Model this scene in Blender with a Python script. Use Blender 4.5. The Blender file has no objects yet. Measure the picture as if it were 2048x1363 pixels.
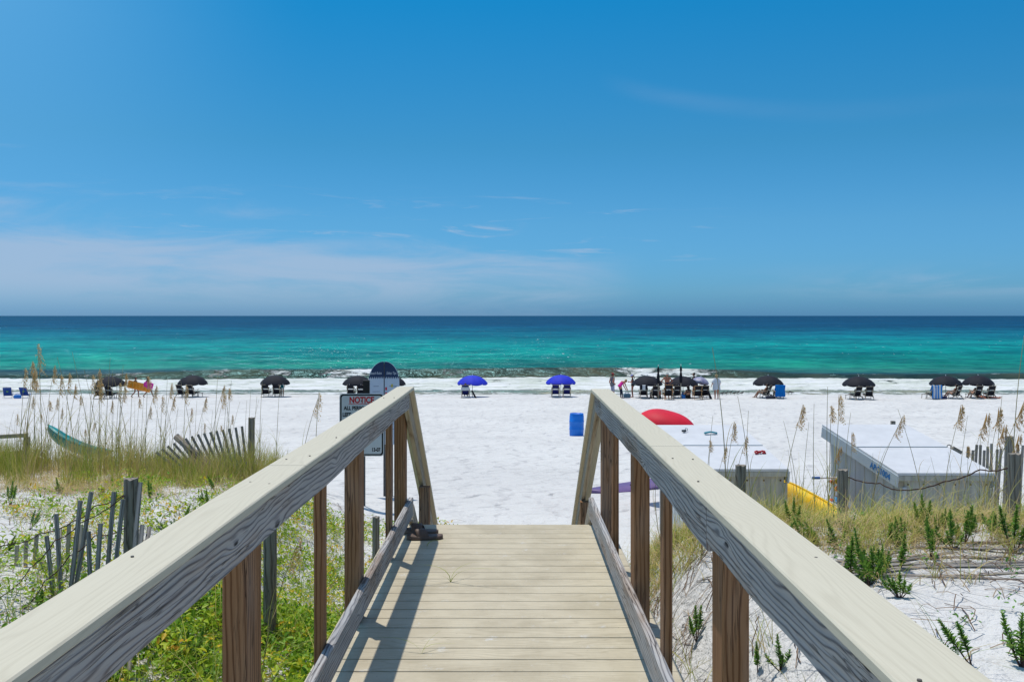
import bpy, math, random
import numpy as np
from mathutils import Vector, Matrix, Euler
R = math.radians
S = bpy.context.scene
COL = S.collection
random.seed(7); rng = np.random.default_rng(7)

# ------------------------------------------------------------------ camera
F = 1824.0; CZ = 1.59
cam_d = bpy.data.cameras.new('camera'); cam = bpy.data.objects.new('camera', cam_d); COL.objects.link(cam)
cam.location = (0, 0, CZ); cam.rotation_euler = (R(90), 0, 0)
cam_d.sensor_width = 36; cam_d.lens = F / 2048 * 36
cam_d.shift_y = -50.5 / 2048; cam_d.shift_x = 2 / 2048
cam_d.clip_start = 0.05; cam_d.clip_end = 60000
S.camera = cam

# ------------------------------------------------------------------ node helper
class NT:
    def __init__(s, tree):
        s.t = tree; s.n = tree.nodes; s.l = tree.links
    def node(s, typ, **kw):
        nd = s.n.new(typ)
        for k, v in kw.items():
            if k.startswith('i_'):
                key = k[2:]; key = int(key) if key.isdigit() else key.replace('_', ' ')
                s.set(nd.inputs[key], v)
            else: setattr(nd, k, v)
        return nd
    def set(s, inp, v):
        if isinstance(v, bpy.types.NodeSocket): s.l.new(v, inp)
        elif isinstance(v, bpy.types.Node): s.l.new(v.outputs[0], inp)
        else:
            if isinstance(v, (tuple, list)) and len(v) == 3 and inp.type == 'RGBA': v = (*v, 1)
            inp.default_value = v
    def math(s, op, a, b=0.0, c=None, clamp=False):
        nd = s.n.new('ShaderNodeMath'); nd.operation = op; nd.use_clamp = clamp
        s.set(nd.inputs[0], a); s.set(nd.inputs[1], b)
        if c is not None: s.set(nd.inputs[2], c)
        return nd.outputs[0]
    def mr(s, v, a, b, c=0.0, d=1.0, smooth=False):
        nd = s.n.new('ShaderNodeMapRange'); nd.clamp = True
        if smooth: nd.interpolation_type = 'SMOOTHSTEP'
        for i, x in enumerate((v, a, b, c, d)): s.set(nd.inputs[i], x)
        return nd.outputs[0]
    def mix(s, f, a, b, blend='MIX'):
        nd = s.n.new('ShaderNodeMix'); nd.data_type = 'RGBA'; nd.blend_type = blend
        s.set(nd.inputs[0], f); s.set(nd.inputs[6], a); s.set(nd.inputs[7], b)
        return nd.outputs[2]
    def ramp(s, f, pts, interp='LINEAR'):
        nd = s.n.new('ShaderNodeValToRGB'); nd.color_ramp.interpolation = interp
        e = nd.color_ramp.elements
        while len(e) < len(pts): e.new(0.5)
        for el, (p, c) in zip(e, pts):
            el.position = p; el.color = (*c, 1) if not isinstance(c, float) else (c, c, c, 1)
        s.set(nd.inputs[0], f); return nd.outputs[0]
    def noise(s, vec, scale, detail=2, rough=.5, dist=0.0):
        return s.node('ShaderNodeTexNoise', i_Vector=vec, i_Scale=scale, i_Detail=detail, i_Roughness=rough, i_Distortion=dist).outputs[0]
    def vmul(s, v, k):
        nd = s.n.new('ShaderNodeVectorMath'); nd.operation = 'MULTIPLY'
        s.set(nd.inputs[0], v); nd.inputs[1].default_value = k; return nd.outputs[0]
    def sep(s, v):
        return s.node('ShaderNodeSeparateXYZ', i_0=v).outputs
    def comb(s, x, y, z=0.0):
        return s.node('ShaderNodeCombineXYZ', i_0=x, i_1=y, i_2=z).outputs[0]
    def attr(s, name): return s.node('ShaderNodeAttribute', attribute_name=name)
    def bump(s, h, dist, strength=1.0, normal=None):
        nd = s.n.new('ShaderNodeBump'); nd.inputs['Distance'].default_value = dist; nd.inputs['Strength'].default_value = strength
        s.l.new(h, nd.inputs['Height'])
        if normal is not None: s.l.new(normal, nd.inputs['Normal'])
        return nd.outputs[0]

def new_mat(name):
    m = bpy.data.materials.new(name); m.use_nodes = True
    t = NT(m.node_tree); m.node_tree.nodes.clear()
    out = t.n.new('ShaderNodeOutputMaterial'); b = t.n.new('ShaderNodeBsdfPrincipled')
    t.l.new(b.outputs[0], out.inputs[0])
    return m, t, b
_mc = {}
def pm(name, c1, c2=None, scale=8, rough=.6, spec=.3, bump=0.0, stretch=(1, 1, 1), metal=0.0, sss=False, transl=0.0):
    if name in _mc: return _mc[name]
    m, t, b = new_mat(name)
    c2 = c2 or tuple(x * .8 for x in c1)
    co = t.node('ShaderNodeTexCoord').outputs['Object']
    v = t.vmul(co, stretch)
    n = t.noise(v, scale, 4, .6)
    f = t.mr(n, .35, .65)
    t.set(b.inputs['Base Color'], t.mix(f, c1, c2))
    b.inputs['Roughness'].default_value = rough; b.inputs['Specular IOR Level'].default_value = spec
    b.inputs['Metallic'].default_value = metal
    if bump: t.l.new(t.bump(n, bump), b.inputs['Normal'])
    if transl:
        out = [x for x in t.n if x.type == 'OUTPUT_MATERIAL'][0]
        tr = t.node('ShaderNodeBsdfTranslucent', i_Color=tuple(min(1, x * 1.3) for x in c1))
        ms = t.n.new('ShaderNodeMixShader'); ms.inputs[0].default_value = transl
        t.l.new(b.outputs[0], ms.inputs[1]); t.l.new(tr.outputs[0], ms.inputs[2]); t.l.new(ms.outputs[0], out.inputs[0])
    _mc[name] = m; return m

# ------------------------------------------------------------------ world and sun
SUN = Vector((-0.183, 0.22, 1)).normalized()
W = bpy.data.worlds.new('World'); S.world = W; W.use_nodes = True
t = NT(W.node_tree); W.node_tree.nodes.clear()
wo = t.n.new('ShaderNodeOutputWorld'); bg = t.n.new('ShaderNodeBackground'); t.l.new(bg.outputs[0], wo.inputs[0])
sky = t.n.new('ShaderNodeTexSky'); sky.sky_type = 'NISHITA'; sky.sun_disc = False
sky.sun_elevation = math.asin(SUN.z); sky.sun_rotation = math.atan2(SUN.x, SUN.y)
sky.air_density = 1.0; sky.dust_density = 0.6; sky.ozone_density = 2.0
gen = t.node('ShaderNodeTexCoord').outputs['Generated']
dx, dy, dz = t.sep(gen)
hor = t.math('SQRT', t.math('ADD', t.math('MULTIPLY', dx, dx), t.math('MULTIPLY', dy, dy)))
el = t.math('DIVIDE', dz, hor)                 # tan(elevation)
az = t.math('DIVIDE', dx, t.math('MAXIMUM', dy, 0.05))
SKYT = t.ramp(t.math('MULTIPLY', el, 2.0, clamp=True), [(0.0, (.22, .62, 1.38)), (.05, (.26, .67, 1.26)), (.2, (.26, .695, 1.08)), (.37, (.18, .685, .96)), (.7, (.046, .76, 1.10)), (.9, (.5, .8, 1.0)), (1.0, (1.25, 1.32, 1.38))])
skyc = t.mix(1.0, sky.outputs[0], SKYT, 'MULTIPLY')
# brighter toward the left of the view (sun side)
lf = t.mr(az, -0.62, -0.2, 1, 0, True)
hi = t.mr(el, 0.0, 0.3, 0.15, 1.0)
skyc = t.mix(t.math('MULTIPLY', t.math('MULTIPLY', lf, hi), .55), skyc, (1.6, 4.6, 8.0))
# thin cloud bank low over the sea on the left and a few wisps
cv = t.comb(t.math('MULTIPLY', az, 2.6), t.math('MULTIPLY', el, 17.0), 3.1)
n1 = t.noise(cv, 1.6, 8, .62, .6)
top = t.mr(az, -0.56, 0.10, 0.112, 0.055)
above = t.math('SUBTRACT', top, el)
bank = t.mr(t.math('ADD', t.math('MULTIPLY', above, 13.0), t.math('MULTIPLY', t.math('SUBTRACT', n1, .5), 3.0)), -0.35, 0.9, 0, 1, True)
bank = t.math('MULTIPLY', bank, t.mr(az, 0.02, 0.16, 1, 0.0, True))
bank = t.math('MULTIPLY', bank, t.mr(el, 0.0, 0.04, 0.25, 1, True))
cw = t.comb(t.math('MULTIPLY', az, 3.2), t.math('MULTIPLY', el, 34.0), 9.4)
n2 = t.noise(cw, 2.2, 8, .66, 1.1)
wisp = t.mr(n2, .56, .76, 0, 1, True)
band = t.math('MULTIPLY', t.mr(el, 0.045, 0.07, 0, 1, True), t.mr(el, 0.10, 0.145, 1, 0, True))
band = t.math('MULTIPLY', band, t.mr(az, 0.14, 0.26, 1, 0, True))
wisp = t.math('MULTIPLY', wisp, band)
# one faint streak high on the right
ds = t.math('ABSOLUTE', t.math('SUBTRACT', t.math('ADD', el, t.math('MULTIPLY', t.math('SUBTRACT', az, .1), t.mr(az, .1, .5, .30, .1))), 0.255))
st = t.math('MULTIPLY', t.mr(ds, 0, 0.016, 1, 0, True), t.math('MULTIPLY', t.mr(az, .09, .15, 0, 1, True), t.mr(az, .2, .55, 1, 0.15, True)))
st = t.math('MULTIPLY', st, t.mr(n1, .3, .7, .3, 1))
lowr = t.math('MULTIPLY', t.math('MULTIPLY', t.mr(az, .2, .5, 0, 1, True), t.math('MULTIPLY', t.mr(el, .01, .03, 0, 1, True), t.mr(el, .035, .06, 1, 0, True))), t.mr(n1, .4, .62, 0, 1, True))
m1 = t.math('MULTIPLY', bank, 0.70)
m1 = t.math('MAXIMUM', m1, t.math('MULTIPLY', wisp, .75))
m1 = t.math('MAXIMUM', m1, t.math('MULTIPLY', st, .08))
m1 = t.math('MAXIMUM', m1, t.math('MULTIPLY', lowr, .3))
skyc = t.mix(m1, skyc, (4.1, 5.2, 6.9))
t.set(bg.inputs[0], skyc); bg.inputs[1].default_value = 0.1

sd = bpy.data.lights.new('sun', 'SUN'); sd.energy = 3.65; sd.angle = R(.55); sd.color = (1, .95, .88)
so = bpy.data.objects.new('sun', sd); COL.objects.link(so)
so.rotation_euler = SUN.to_track_quat('Z', 'Y').to_euler(); so.location = (0, 0, 30)
S.view_settings.view_transform = 'Standard'; S.view_settings.look = 'None'
S.view_settings.exposure = 0; S.view_settings.gamma = 1
S.render.engine = 'CYCLES'

# ------------------------------------------------------------------ object helpers
def tag(o, label=None, cat=None, group=None, kind=None):
    if label: o['label'] = label
    if cat: o['category'] = cat
    if group: o['group'] = group
    if kind: o['kind'] = kind
    return o
def thing(name, label, cat, loc=(0, 0, 0), rz=0.0, group=None):
    o = bpy.data.objects.new(name, None); COL.objects.link(o); o.empty_display_size = .1
    o.location = loc; o.rotation_euler = (0, 0, rz)
    return tag(o, label, cat, group)
def dup(o, parent=None):
    c = o.copy(); COL.objects.link(c); c.parent = parent
    for ch in o.children: dup(ch, c)
    return c
def link(me, name, mat=None, parent=None, smooth=False):
    o = bpy.data.objects.new(name, me); COL.objects.link(o)
    if mat is not None:
        for m in (mat if isinstance(mat, (list, tuple)) else [mat]): me.materials.append(m)
    if parent is not None: o.parent = parent
    if smooth: me.polygons.foreach_set('use_smooth', [True] * len(me.polygons))
    return o

class MB:
    """collects shapes, builds ONE mesh object"""
    def __init__(s): s.v = []; s.f = []; s.uv = []; s.mi = []; s.cm = 0
    def face(s, idx, uv=None):
        s.f.append(tuple(idx)); s.uv.append(uv or [(0, 0)] * len(idx)); s.mi.append(s.cm)
    def ring_loft(s, rings, lens, closed=True, cap=True, per=None):
        n = len(rings[0]); base = len(s.v)
        for r in rings: s.v += [tuple(p) for p in r]
        ou, ov = random.random() * 20, random.random() * 20
        if per is None:
            per = [0]
            for i in range(n): per.append(per[-1] + (Vector(rings[0][(i + 1) % n]) - Vector(rings[0][i])).length)
        for k in range(len(rings) - 1):
            for i in range(n if closed else n - 1):
                j = (i + 1) % n; a = base + k * n
                u0, u1 = lens[k] + ou, lens[k + 1] + ou
                s.face((a + i, a + j, a + n + j, a + n + i), [(u0, per[i] + ov), (u0, per[i + 1] + ov), (u1, per[i + 1] + ov), (u1, per[i] + ov)])
        if cap and closed:
            for k, rev in ((0, True), (len(rings) - 1, False)):
                ids = [base + k * n + i for i in range(n)]
                c = sum((Vector(s.v[i]) for i in ids), Vector()) / n
                uv = [((Vector(s.v[i]) - c).z * .3 + ou, (Vector(s.v[i]) - c).x + (Vector(s.v[i]) - c).y + ov) for i in ids]
                if rev: ids = ids[::-1]; uv = uv[::-1]
                s.face(ids, uv)
    def prism(s, A, B, w, h, up=(0, 0, 1), ch=.004, n=1, warp=None, skew=None):
        """chamfered board from A to B, w sideways, h along up"""
        A = Vector(A); B = Vector(B); d = (B - A); L = d.length; d.normalize()
        up = Vector(up); side = d.cross(up).normalized(); up = side.cross(d).normalized()
        c = min(ch, w * .3, h * .3); hw, hh = w / 2, h / 2
        sec = [(-hw + c, -hh), (hw - c, -hh), (hw, -hh + c), (hw, hh - c), (hw - c, hh), (-hw + c, hh), (-hw, hh - c), (-hw, -hh + c)]
        rings = []; lens = []
        for k in range(n + 1):
            f = k / n; p = A.lerp(B, f); r = []
            for (x, y) in sec:
                ox, oy = (warp(f, x, y) if warp else (0, 0))
                r.append(p + side * (x + ox) + up * (y + oy))
            rings.append(r); lens.append(L * f)
        s.ring_loft(rings, lens); return s
    def box(s, c, size, rot=None, ch=.004):
        x, y, z = size; M = rot or Matrix.Identity(3)
        A = Vector(c) - M @ Vector((x / 2, 0, 0)); B = Vector(c) + M @ Vector((x / 2, 0, 0))
        return s.prism(A, B, y, z, M @ Vector((0, 0, 1)), ch)
    def tube(s, pts, rad, n=8, cap=True):
        pts = [Vector(p) for p in pts]; rs = rad if isinstance(rad, (list, tuple)) else [rad] * len(pts)
        rings = []; lens = [0]; up = None
        for i, p in enumerate(pts):
            d = (pts[min(i + 1, len(pts) - 1)] - pts[max(i - 1, 0)]).normalized()
            if up is None: up = d.orthogonal().normalized()
            up = (up - d * up.dot(d)).normalized(); sd_ = d.cross(up)
            rings.append([p + (up * math.cos(a) + sd_ * math.sin(a)) * rs[i] for a in [2 * math.pi * k / n for k in range(n)]])
            if i: lens.append(lens[-1] + (p - pts[i - 1]).length)
        s.ring_loft(rings, lens, cap=cap); return s
    def lathe(s, prof, n=24, c=(0, 0, 0), M=None, cap=False):
        c = Vector(c); M = M or Matrix.Identity(3); rings = []; lens = []; L = 0; pp = None
        for r, z in prof:
            rings.append([c + M @ Vector((r * math.cos(2 * math.pi * k / n), r * math.sin(2 * math.pi * k / n), z)) for k in range(n)])
            if pp: L += math.hypot(r - pp[0], z - pp[1])
            pp = (r, z); lens.append(L)
        rmax = max(p[0] for p in prof)
        s.ring_loft(rings, lens, cap=cap, per=[2 * math.pi * rmax * k / n for k in range(n + 1)]); return s
    def build(s, name, mat, parent=None, smooth=False):
        me = bpy.data.meshes.new(name); me.from_pydata(s.v, [], s.f)
        uvl = me.uv_layers.new(name='UVMap'); flat = [c for f in s.uv for p in f for c in p]
        uvl.data.foreach_set('uv', flat)
        me.polygons.foreach_set('material_index', s.mi); me.update()
        return link(me, name, mat, parent, smooth)

def np_mesh(name, V, Fc, mat, parent=None, attrs=None, smooth=False):
    """V (M,3), Fc (N,k) -> one object"""
    V = np.ascontiguousarray(V, dtype=np.float32).reshape(-1, 3); Fc = np.ascontiguousarray(Fc, dtype=np.int32)
    me = bpy.data.meshes.new(name); N, k = Fc.shape
    me.vertices.add(len(V)); me.vertices.foreach_set('co', V.ravel())
    me.loops.add(N * k); me.loops.foreach_set('vertex_index', Fc.ravel())
    me.polygons.add(N); me.polygons.foreach_set('loop_start', np.arange(0, N * k, k, dtype=np.int32))
    try: me.polygons.foreach_set('loop_total', np.full(N, k, dtype=np.int32))
    except Exception: pass
    if smooth: me.polygons.foreach_set('use_smooth', np.ones(N, dtype=bool))
    me.update(calc_edges=True); me.validate()
    for an, arr in (attrs or {}).items():
        a = me.attributes.new(an, 'FLOAT', 'POINT'); a.data.foreach_set('value', np.ascontiguousarray(arr, dtype=np.float32))
    return link(me, name, mat, parent)

def px(x, y, Y):   # point at depth Y on the sight line of a measured direction
    return Vector(((x - 1022) * Y / F, Y, CZ - (y - 631) * Y / F))

# ------------------------------------------------------------------ terrain
def sst(x, a, b):
    q = np.clip((x - a) / (b - a), 0, 1); return q * q * (3 - 2 * q)
def wob(x, y, s, seed=0.0):
    r = np.zeros_like(x * 1.0)
    for i, (a, b, p) in enumerate(((1, .3, 0), (-.4, 1.1, 1.3), (.8, -.9, 2.1), (1.7, .6, .7), (-1.3, 1.9, 4.0), (2.3, -1.6, 5.2))):
        r = r + np.sin(s * (a * x + b * y) + p + seed) / (1 + .35 * i)
    return r / 3
def hgt(x, y):
    x = np.asarray(x, float); y = np.asarray(y, float)
    path = np.interp(y, [-20, 5.5, 7, 8, 9.3, 11, 16, 36.5, 68, 72.5, 80, 92, 110, 140], [-.85, -.88, -1.0, -1.2, -1.5, -1.6, -1.85, -3.17, -4.49, -4.68, -5.42, -6.3, -7.5, -9])
    L0 = np.interp(y, [-20, 6, 9, 11, 14.5, 16.0, 18.5], [-.28, -.30, -.42, -.62, -.92, -1.1, -1.98])
    wl = sst(-x, 1.1 + .06 * np.clip(y, 0, 20), 2.9 + .10 * np.clip(y, 0, 20))
    wl = wl * (1 - sst(y, 16.5, 20.5))
    R0 = np.interp(y, [-20, 5, 7.3, 9.0, 10.0, 11.6, 13], [.05, 0.0, -.09, -.55, -.9, -1.62, -1.72])
    wr = sst(x, .75, 1.75) * (1 - sst(y, 12.5, 15))
    z = path * (1 - wl) + L0 * wl
    z = z * (1 - wr) + R0 * wr
    dn = np.maximum(wl, wr) * (1 - sst(y, 12, 17) * .5)
    z = z + dn * (.055 * wob(x, y, 1.3) + .025 * wob(x, y, 4.1, 2))
    z = z + (1 - dn) * (.05 * wob(x, y, .33, 1) + .022 * wob(x, y, 1.9, 5)) * (1 - sst(y, 70, 76) * .8) * sst(y, 10, 16)
    return z
def H(x, y): return float(hgt(np.array([x]), np.array([y]))[0])
def ground_at(pxx, pyy):
    Y = np.arange(1.5, 85, .03); X = (pxx - 1022) * Y / F; Z = CZ - (pyy - 631) * Y / F
    h = hgt(X, Y); i = np.argmax(Z <= h)
    return Vector((X[i], Y[i], h[i]))
def mono_grid(lo, hi, c, d0, g):
    a = [c]; d = d0
    while a[-1] < hi: a.append(a[-1] + d); d *= g
    b = [c]; d = d0
    while b[-1] > lo: b.append(b[-1] - d); d *= g
    return np.array(b[::-1][:-1] + a)
gx = mono_grid(-300, 300, 0, .07, 1.016); gy = np.concatenate([np.arange(-25, 0, .8), np.arange(0, 22, .09), np.arange(22, 70, .3), np.arange(70, 84, .2), np.arange(84, 142, 2.0)])
XX, YY = np.meshgrid(gx, gy); ZZ = hgt(XX, YY)
nx, ny = len(gx), len(gy)
idx = np.arange(nx * ny).reshape(ny, nx)
Q = np.stack([idx[:-1, :-1], idx[:-1, 1:], idx[1:, 1:], idx[1:, :-1]], -1).reshape(-1, 4)
m, t, b = new_mat('white_sand')
pos = t.node('ShaderNodeNewGeometry').outputs['Position']
X_, Y_, Z_ = t.sep(pos)
big = t.noise(pos, .25, 3); fine = t.noise(pos, 60, 3, .7)
wet = t.mr(Z_, -4.95, -4.70, 1, 0, True)
dune = t.mr(Y_, 11, 17, 1, 0, True)
c = t.mix(t.mr(big, .35, .65), (.58, .57, .545), (.645, .635, .605))
c = t.mix(t.mr(fine, .4, .75, 0, .25), c, (.55, .55, .56))
lit = t.noise(pos, 9, 6, .7)
c = t.mix(t.math('MULTIPLY', dune, t.mr(lit, .56, .68, 0, .38)), c, (.36, .32, .28))
c = t.mix(t.math('MULTIPLY', wet, .9), c, (.30, .29, .24))
t.set(b.inputs['Base Color'], c); b.inputs['Specular IOR Level'].default_value = .1
t.set(b.inputs['Roughness'], t.mr(wet, 0, 1, .95, .25))
vv = t.vmul(pos, (1, .7, .3))
fp = t.node('ShaderNodeTexVoronoi', feature='SMOOTH_F1', i_Vector=t.node('ShaderNodeVectorMath', operation='ADD', i_0=vv, i_1=t.node('ShaderNodeTexNoise', i_Vector=pos, i_Scale=1.4).outputs[1]).outputs[0], i_Scale=2.0).outputs[0]
n3 = t.noise(pos, 3.2, 5, .65); n4 = t.noise(pos, 22, 4, .6)
h = t.math('ADD', t.math('MULTIPLY', t.math('MULTIPLY', fp, .30), t.math('SUBTRACT', 1.0, dune)), t.math('ADD', t.math('MULTIPLY', n3, .11), t.math('MULTIPLY', n4, .022)))
h = t.math('MULTIPLY', h, t.mr(wet, 0, 1, 1, .05))
t.l.new(t.bump(h, 1.0, .9), b.inputs['Normal'])
sand = np_mesh('beach_sand', np.stack([XX, YY, ZZ], -1), Q, m, smooth=True); tag(sand, kind='structure')

# ------------------------------------------------------------------ sea
SEA = CZ - 7.0
ys = np.concatenate([np.arange(74, 125, .16), np.arange(125, 200, .5)]); ys = list(ys)
while ys[-1] < 40000: ys.append(ys[-1] * 1.012 + .1)
ys = np.array(ys); NC = 620
s_ = np.linspace(-1, 1, NC)
XX = s_[None, :] * (18 + ys[:, None] * .78); YY = np.repeat(ys[:, None], NC, 1)
ZZ = np.zeros_like(XX)
amp_far = np.clip(1.2 - ys / 1200, 0, 1)[:, None] * sst(YY, 100, 135)
for lam, am, ang, ph in ((11, .085, .12, 0), (7.3, .055, -.25, 1), (4.9, .04, .4, 2), (3.1, .028, -.5, 3), (17, .07, -.08, 4)):
    k = 2 * np.pi / lam; fade = np.clip(900 / YY / lam * 1.2, 0, 1)
    ZZ += am * amp_far * fade * np.sin(k * (YY * np.cos(ang) + XX * np.sin(ang)) + ph + 1.5 * wob(XX, YY, .05, ph))
def wv(x, s): return wob(x, 0 * x, s)
yc = 103.2 + 1.3 * np.sin(XX * .05 + .6) + .7 * np.sin(XX * .13)
A = .84 + .2 * np.sin(XX * .045 + 2.2) + .10 * np.sin(XX * .11 + .4)
A = A * (.45 + .55 * sst(XX, -48, -28)) * (1 - .35 * sst(XX, 24, 34))
u = YY - yc
ZZ += A * np.where(u < 0, np.exp(-(u / 1.7) ** 2), np.exp(-(u / 4.5) ** 2))
yc2 = 114.5 + 1.5 * np.sin(XX * .04 + 2); u2 = YY - yc2
ZZ += .26 * np.exp(-(u2 / 3.0) ** 2)
# white water bore
yb = 97.0 + 1.6 * np.sin(XX * .07 + 1.1) + .8 * np.sin(XX * .21)
ub = YY - yb
surf = sst(YY, 77, 90) * (1 - sst(YY, 103, 109))
ZZ += .26 * np.where(ub < 0, np.exp(-(ub / 1.0) ** 2), np.exp(-(ub / 3.5) ** 2))
ZZ += surf * .05 * wob(XX, YY, 2.3, 3) + surf * .03 * wob(XX, YY, 5.1, 1)
# foam amount
foam = 1.0 * sst(ub, -1.2, .1) * (1 - sst(u, -4.2, -2.4))
foam = np.maximum(foam, .86 * sst(YY, 82.5, 88) * (1 - sst(ub, .0, 2.0)))
foam = np.maximum(foam, .58 * sst(YY, 79.2, 80.0) * (1 - sst(YY, 83, 86)))
brk = np.clip(sst(XX, -37, -32) * (1 - sst(XX, -14.0, -12.2)) * (.44 + .22 * np.sin(XX * .9)) , 0, 1)   # broken stretch on the left
brk = np.maximum(brk, .72 * sst(XX, -22, -18) * (1 - sst(XX, -13.2, -12.2)))
brk = np.maximum(brk, .52 * sst(XX, -8.5, -7.5) * (1 - sst(XX, -5.5, -3.5)))
brk = np.maximum(brk, .80 * sst(XX, 7.0, 15.0) * (1 - sst(XX, 20.5, 27)))
brk = np.maximum(brk, .5 * sst(XX, -50, -47) * (1 - sst(XX, -42, -40)))
rag = wob(XX, YY, 1.1, 2) * .5 + wob(XX, YY, 2.9, 4) * .3
foam = np.maximum(foam, brk * (.82 + .35 * rag) * sst(u + rag * 1.6, -3.4, -1.4) * (1 - sst(u + rag * .8, .2, 1.3)))
foam = foam * (1 - .25 * sst(rag, .1, .5) * (ub < 6))
foam = np.maximum(foam, .46 * sst(u, -.4, 0) * (1 - sst(u, .2, .7)) * sst(np.sin(XX * .33 + 1) + np.sin(XX * .83), .4, 1.2))
idx = np.arange(XX.size).reshape(XX.shape)
Q = np.stack([idx[:-1, :-1], idx[:-1, 1:], idx[1:, 1:], idx[1:, :-1]], -1).reshape(-1, 4)
m, t, b = new_mat('sea_water')
pos = t.node('ShaderNodeNewGeometry').outputs['Position']
X_, Y_, Z_ = t.sep(pos)
st1 = t.noise(t.comb(t.math('MULTIPLY', X_, .010), t.math('MULTIPLY', Y_, .035)), 1, 4, .6)
q = t.math('DIVIDE', 12768.0, Y_)                      # falls with distance from the shore
q = t.math('ADD', q, t.math('MULTIPLY', t.math('SUBTRACT', st1, .5), t.math('MULTIPLY', q, .35)))
def g_(r, g, bb): return (r, g, bb)
wc = t.ramp(t.math('DIVIDE', q, 170.0, clamp=True), [(0.0, (.001, .026, .075)), (.12, (.001, .045, .105)), (.24, (.001, .125, .165)), (.33, (.002, .26, .235)), (.42, (.001, .195, .18)), (.56, (.006, .185, .135)), (.63, (.014, .15, .11)), (.68, (.015, .05, .06)), (.76, (.05, .055, .02)), (.81, (.035, .04, .02)), (.86, (.24, .27, .20)), (.95, (.30, .30, .20)), (1.0, (.38, .35, .24))])
ncl = t.noise(t.comb(t.math('MULTIPLY', X_, .05), t.math('MULTIPLY', Y_, .16)), 1, 5, .65)
wc = t.mix(t.mr(ncl, .40, .62, 0, .5), wc, t.mix(1.0, wc, (.5, .66, .78), 'MULTIPLY'))
for k_, (sx_, sy_, w_) in enumerate(((.30, .50, .55), (.09, .13, .75), (.022, .028, .7), (.006, .006, .5))):
    nn_ = t.noise(t.comb(t.math('MULTIPLY', X_, sx_), t.math('MULTIPLY', Y_, sy_), 3.0 + k_), 1, 4, .6, .4)
    wc = t.mix(t.mr(nn_, .51, .60, 0, w_), wc, t.mix(1.0, wc, (1.6, 1.32, 1.22), 'MULTIPLY'))
    wc = t.mix(t.mr(nn_, .49, .39, 0, w_), wc, t.mix(1.0, wc, (.5, .66, .72), 'MULTIPLY'))
fa = t.attr('foam').outputs['Fac']
fv = t.comb(t.math('MULTIPLY', X_, .55), t.math('MULTIPLY', Y_, .8), t.math('MULTIPLY', Z_, 1.5))
fn = t.noise(fv, 1.6, 9, .72, .9)
fn2 = t.noise(t.comb(t.math('MULTIPLY', X_, .22), t.math('MULTIPLY', Y_, .55), t.math('MULTIPLY', Z_, 2.0)), 1, 4, .6, .5)
fm = t.mr(t.math('ADD', fa, t.math('ADD', t.math('MULTIPLY', t.math('SUBTRACT', fn, .5), 1.6), t.math('MULTIPLY', t.math('SUBTRACT', fn2, .5), .8))), .40, .62, 0, 1, True)
fm = t.math('MULTIPLY', fm, t.mr(fa, .15, .42))
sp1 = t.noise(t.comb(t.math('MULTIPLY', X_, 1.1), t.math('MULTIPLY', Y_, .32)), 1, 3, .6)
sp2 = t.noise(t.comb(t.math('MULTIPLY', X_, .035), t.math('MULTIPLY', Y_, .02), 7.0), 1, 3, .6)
cap_glint = t.math('MULTIPLY', t.mr(t.math('ADD', sp1, t.math('MULTIPLY', t.math('SUBTRACT', sp2, .5), .35)), .705, .75, 0, 1), t.mr(Y_, 112, 125, 0, .85))  # white flecks in the water colour: sun sparkle painted in, doubling as whitecaps
fm = t.math('MAXIMUM', fm, cap_glint)
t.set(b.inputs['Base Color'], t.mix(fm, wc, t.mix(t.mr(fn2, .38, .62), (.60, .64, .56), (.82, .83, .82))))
b.inputs['Roughness'].default_value = 1.0; b.inputs['Specular IOR Level'].default_value = 0.0
gl = t.n.new('ShaderNodeBsdfAnisotropic'); gl.inputs['Roughness'].default_value = .22; gl.inputs['Color'].default_value = (.45, .9, 1, 1)
lw = t.node('ShaderNodeLayerWeight', i_Blend=.15)
ms = t.n.new('ShaderNodeMixShader'); t.set(ms.inputs[0], t.math('MULTIPLY', t.math('ADD', .04, t.math('MULTIPLY', lw.outputs[0], .13)), t.math('SUBTRACT', 1.0, fm)))
t.l.new(b.outputs[0], ms.inputs[1]); t.l.new(gl.outputs[0], ms.inputs[2]); t.l.new(ms.outputs[0], [x for x in t.n if x.type == 'OUTPUT_MATERIAL'][0].inputs[0])
far = t.mr(Y_, 120, 1500, 1, 0)
w1 = t.noise(t.comb(t.math('MULTIPLY', X_, .28), t.math('MULTIPLY', Y_, .75)), 1, 5, .62, .4)
w2 = t.noise(t.comb(t.math('MULTIPLY', X_, 1.3), t.math('MULTIPLY', Y_, 2.2)), 1, 4, .6, .3)
w3 = t.noise(t.comb(t.math('MULTIPLY', X_, .03), t.math('MULTIPLY', Y_, .09)), 1, 4, .6)
hh = t.math('ADD', t.math('MULTIPLY', w1, .55), t.math('ADD', t.math('MULTIPLY', w2, .16), t.math('MULTIPLY', w3, 2.0)))
hh = t.math('ADD', hh, t.math('MULTIPLY', fn, t.math('MULTIPLY', fm, .5)))
bn_ = t.bump(hh, 1.0, .85); t.l.new(bn_, b.inputs['Normal']); t.l.new(bn_, gl.inputs['Normal'])
ZZ += SEA
sea = np_mesh('sea_water', np.stack([XX, YY, ZZ], -1), Q, m, attrs={'foam': foam.ravel()}, smooth=True); tag(sea, kind='structure')
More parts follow.
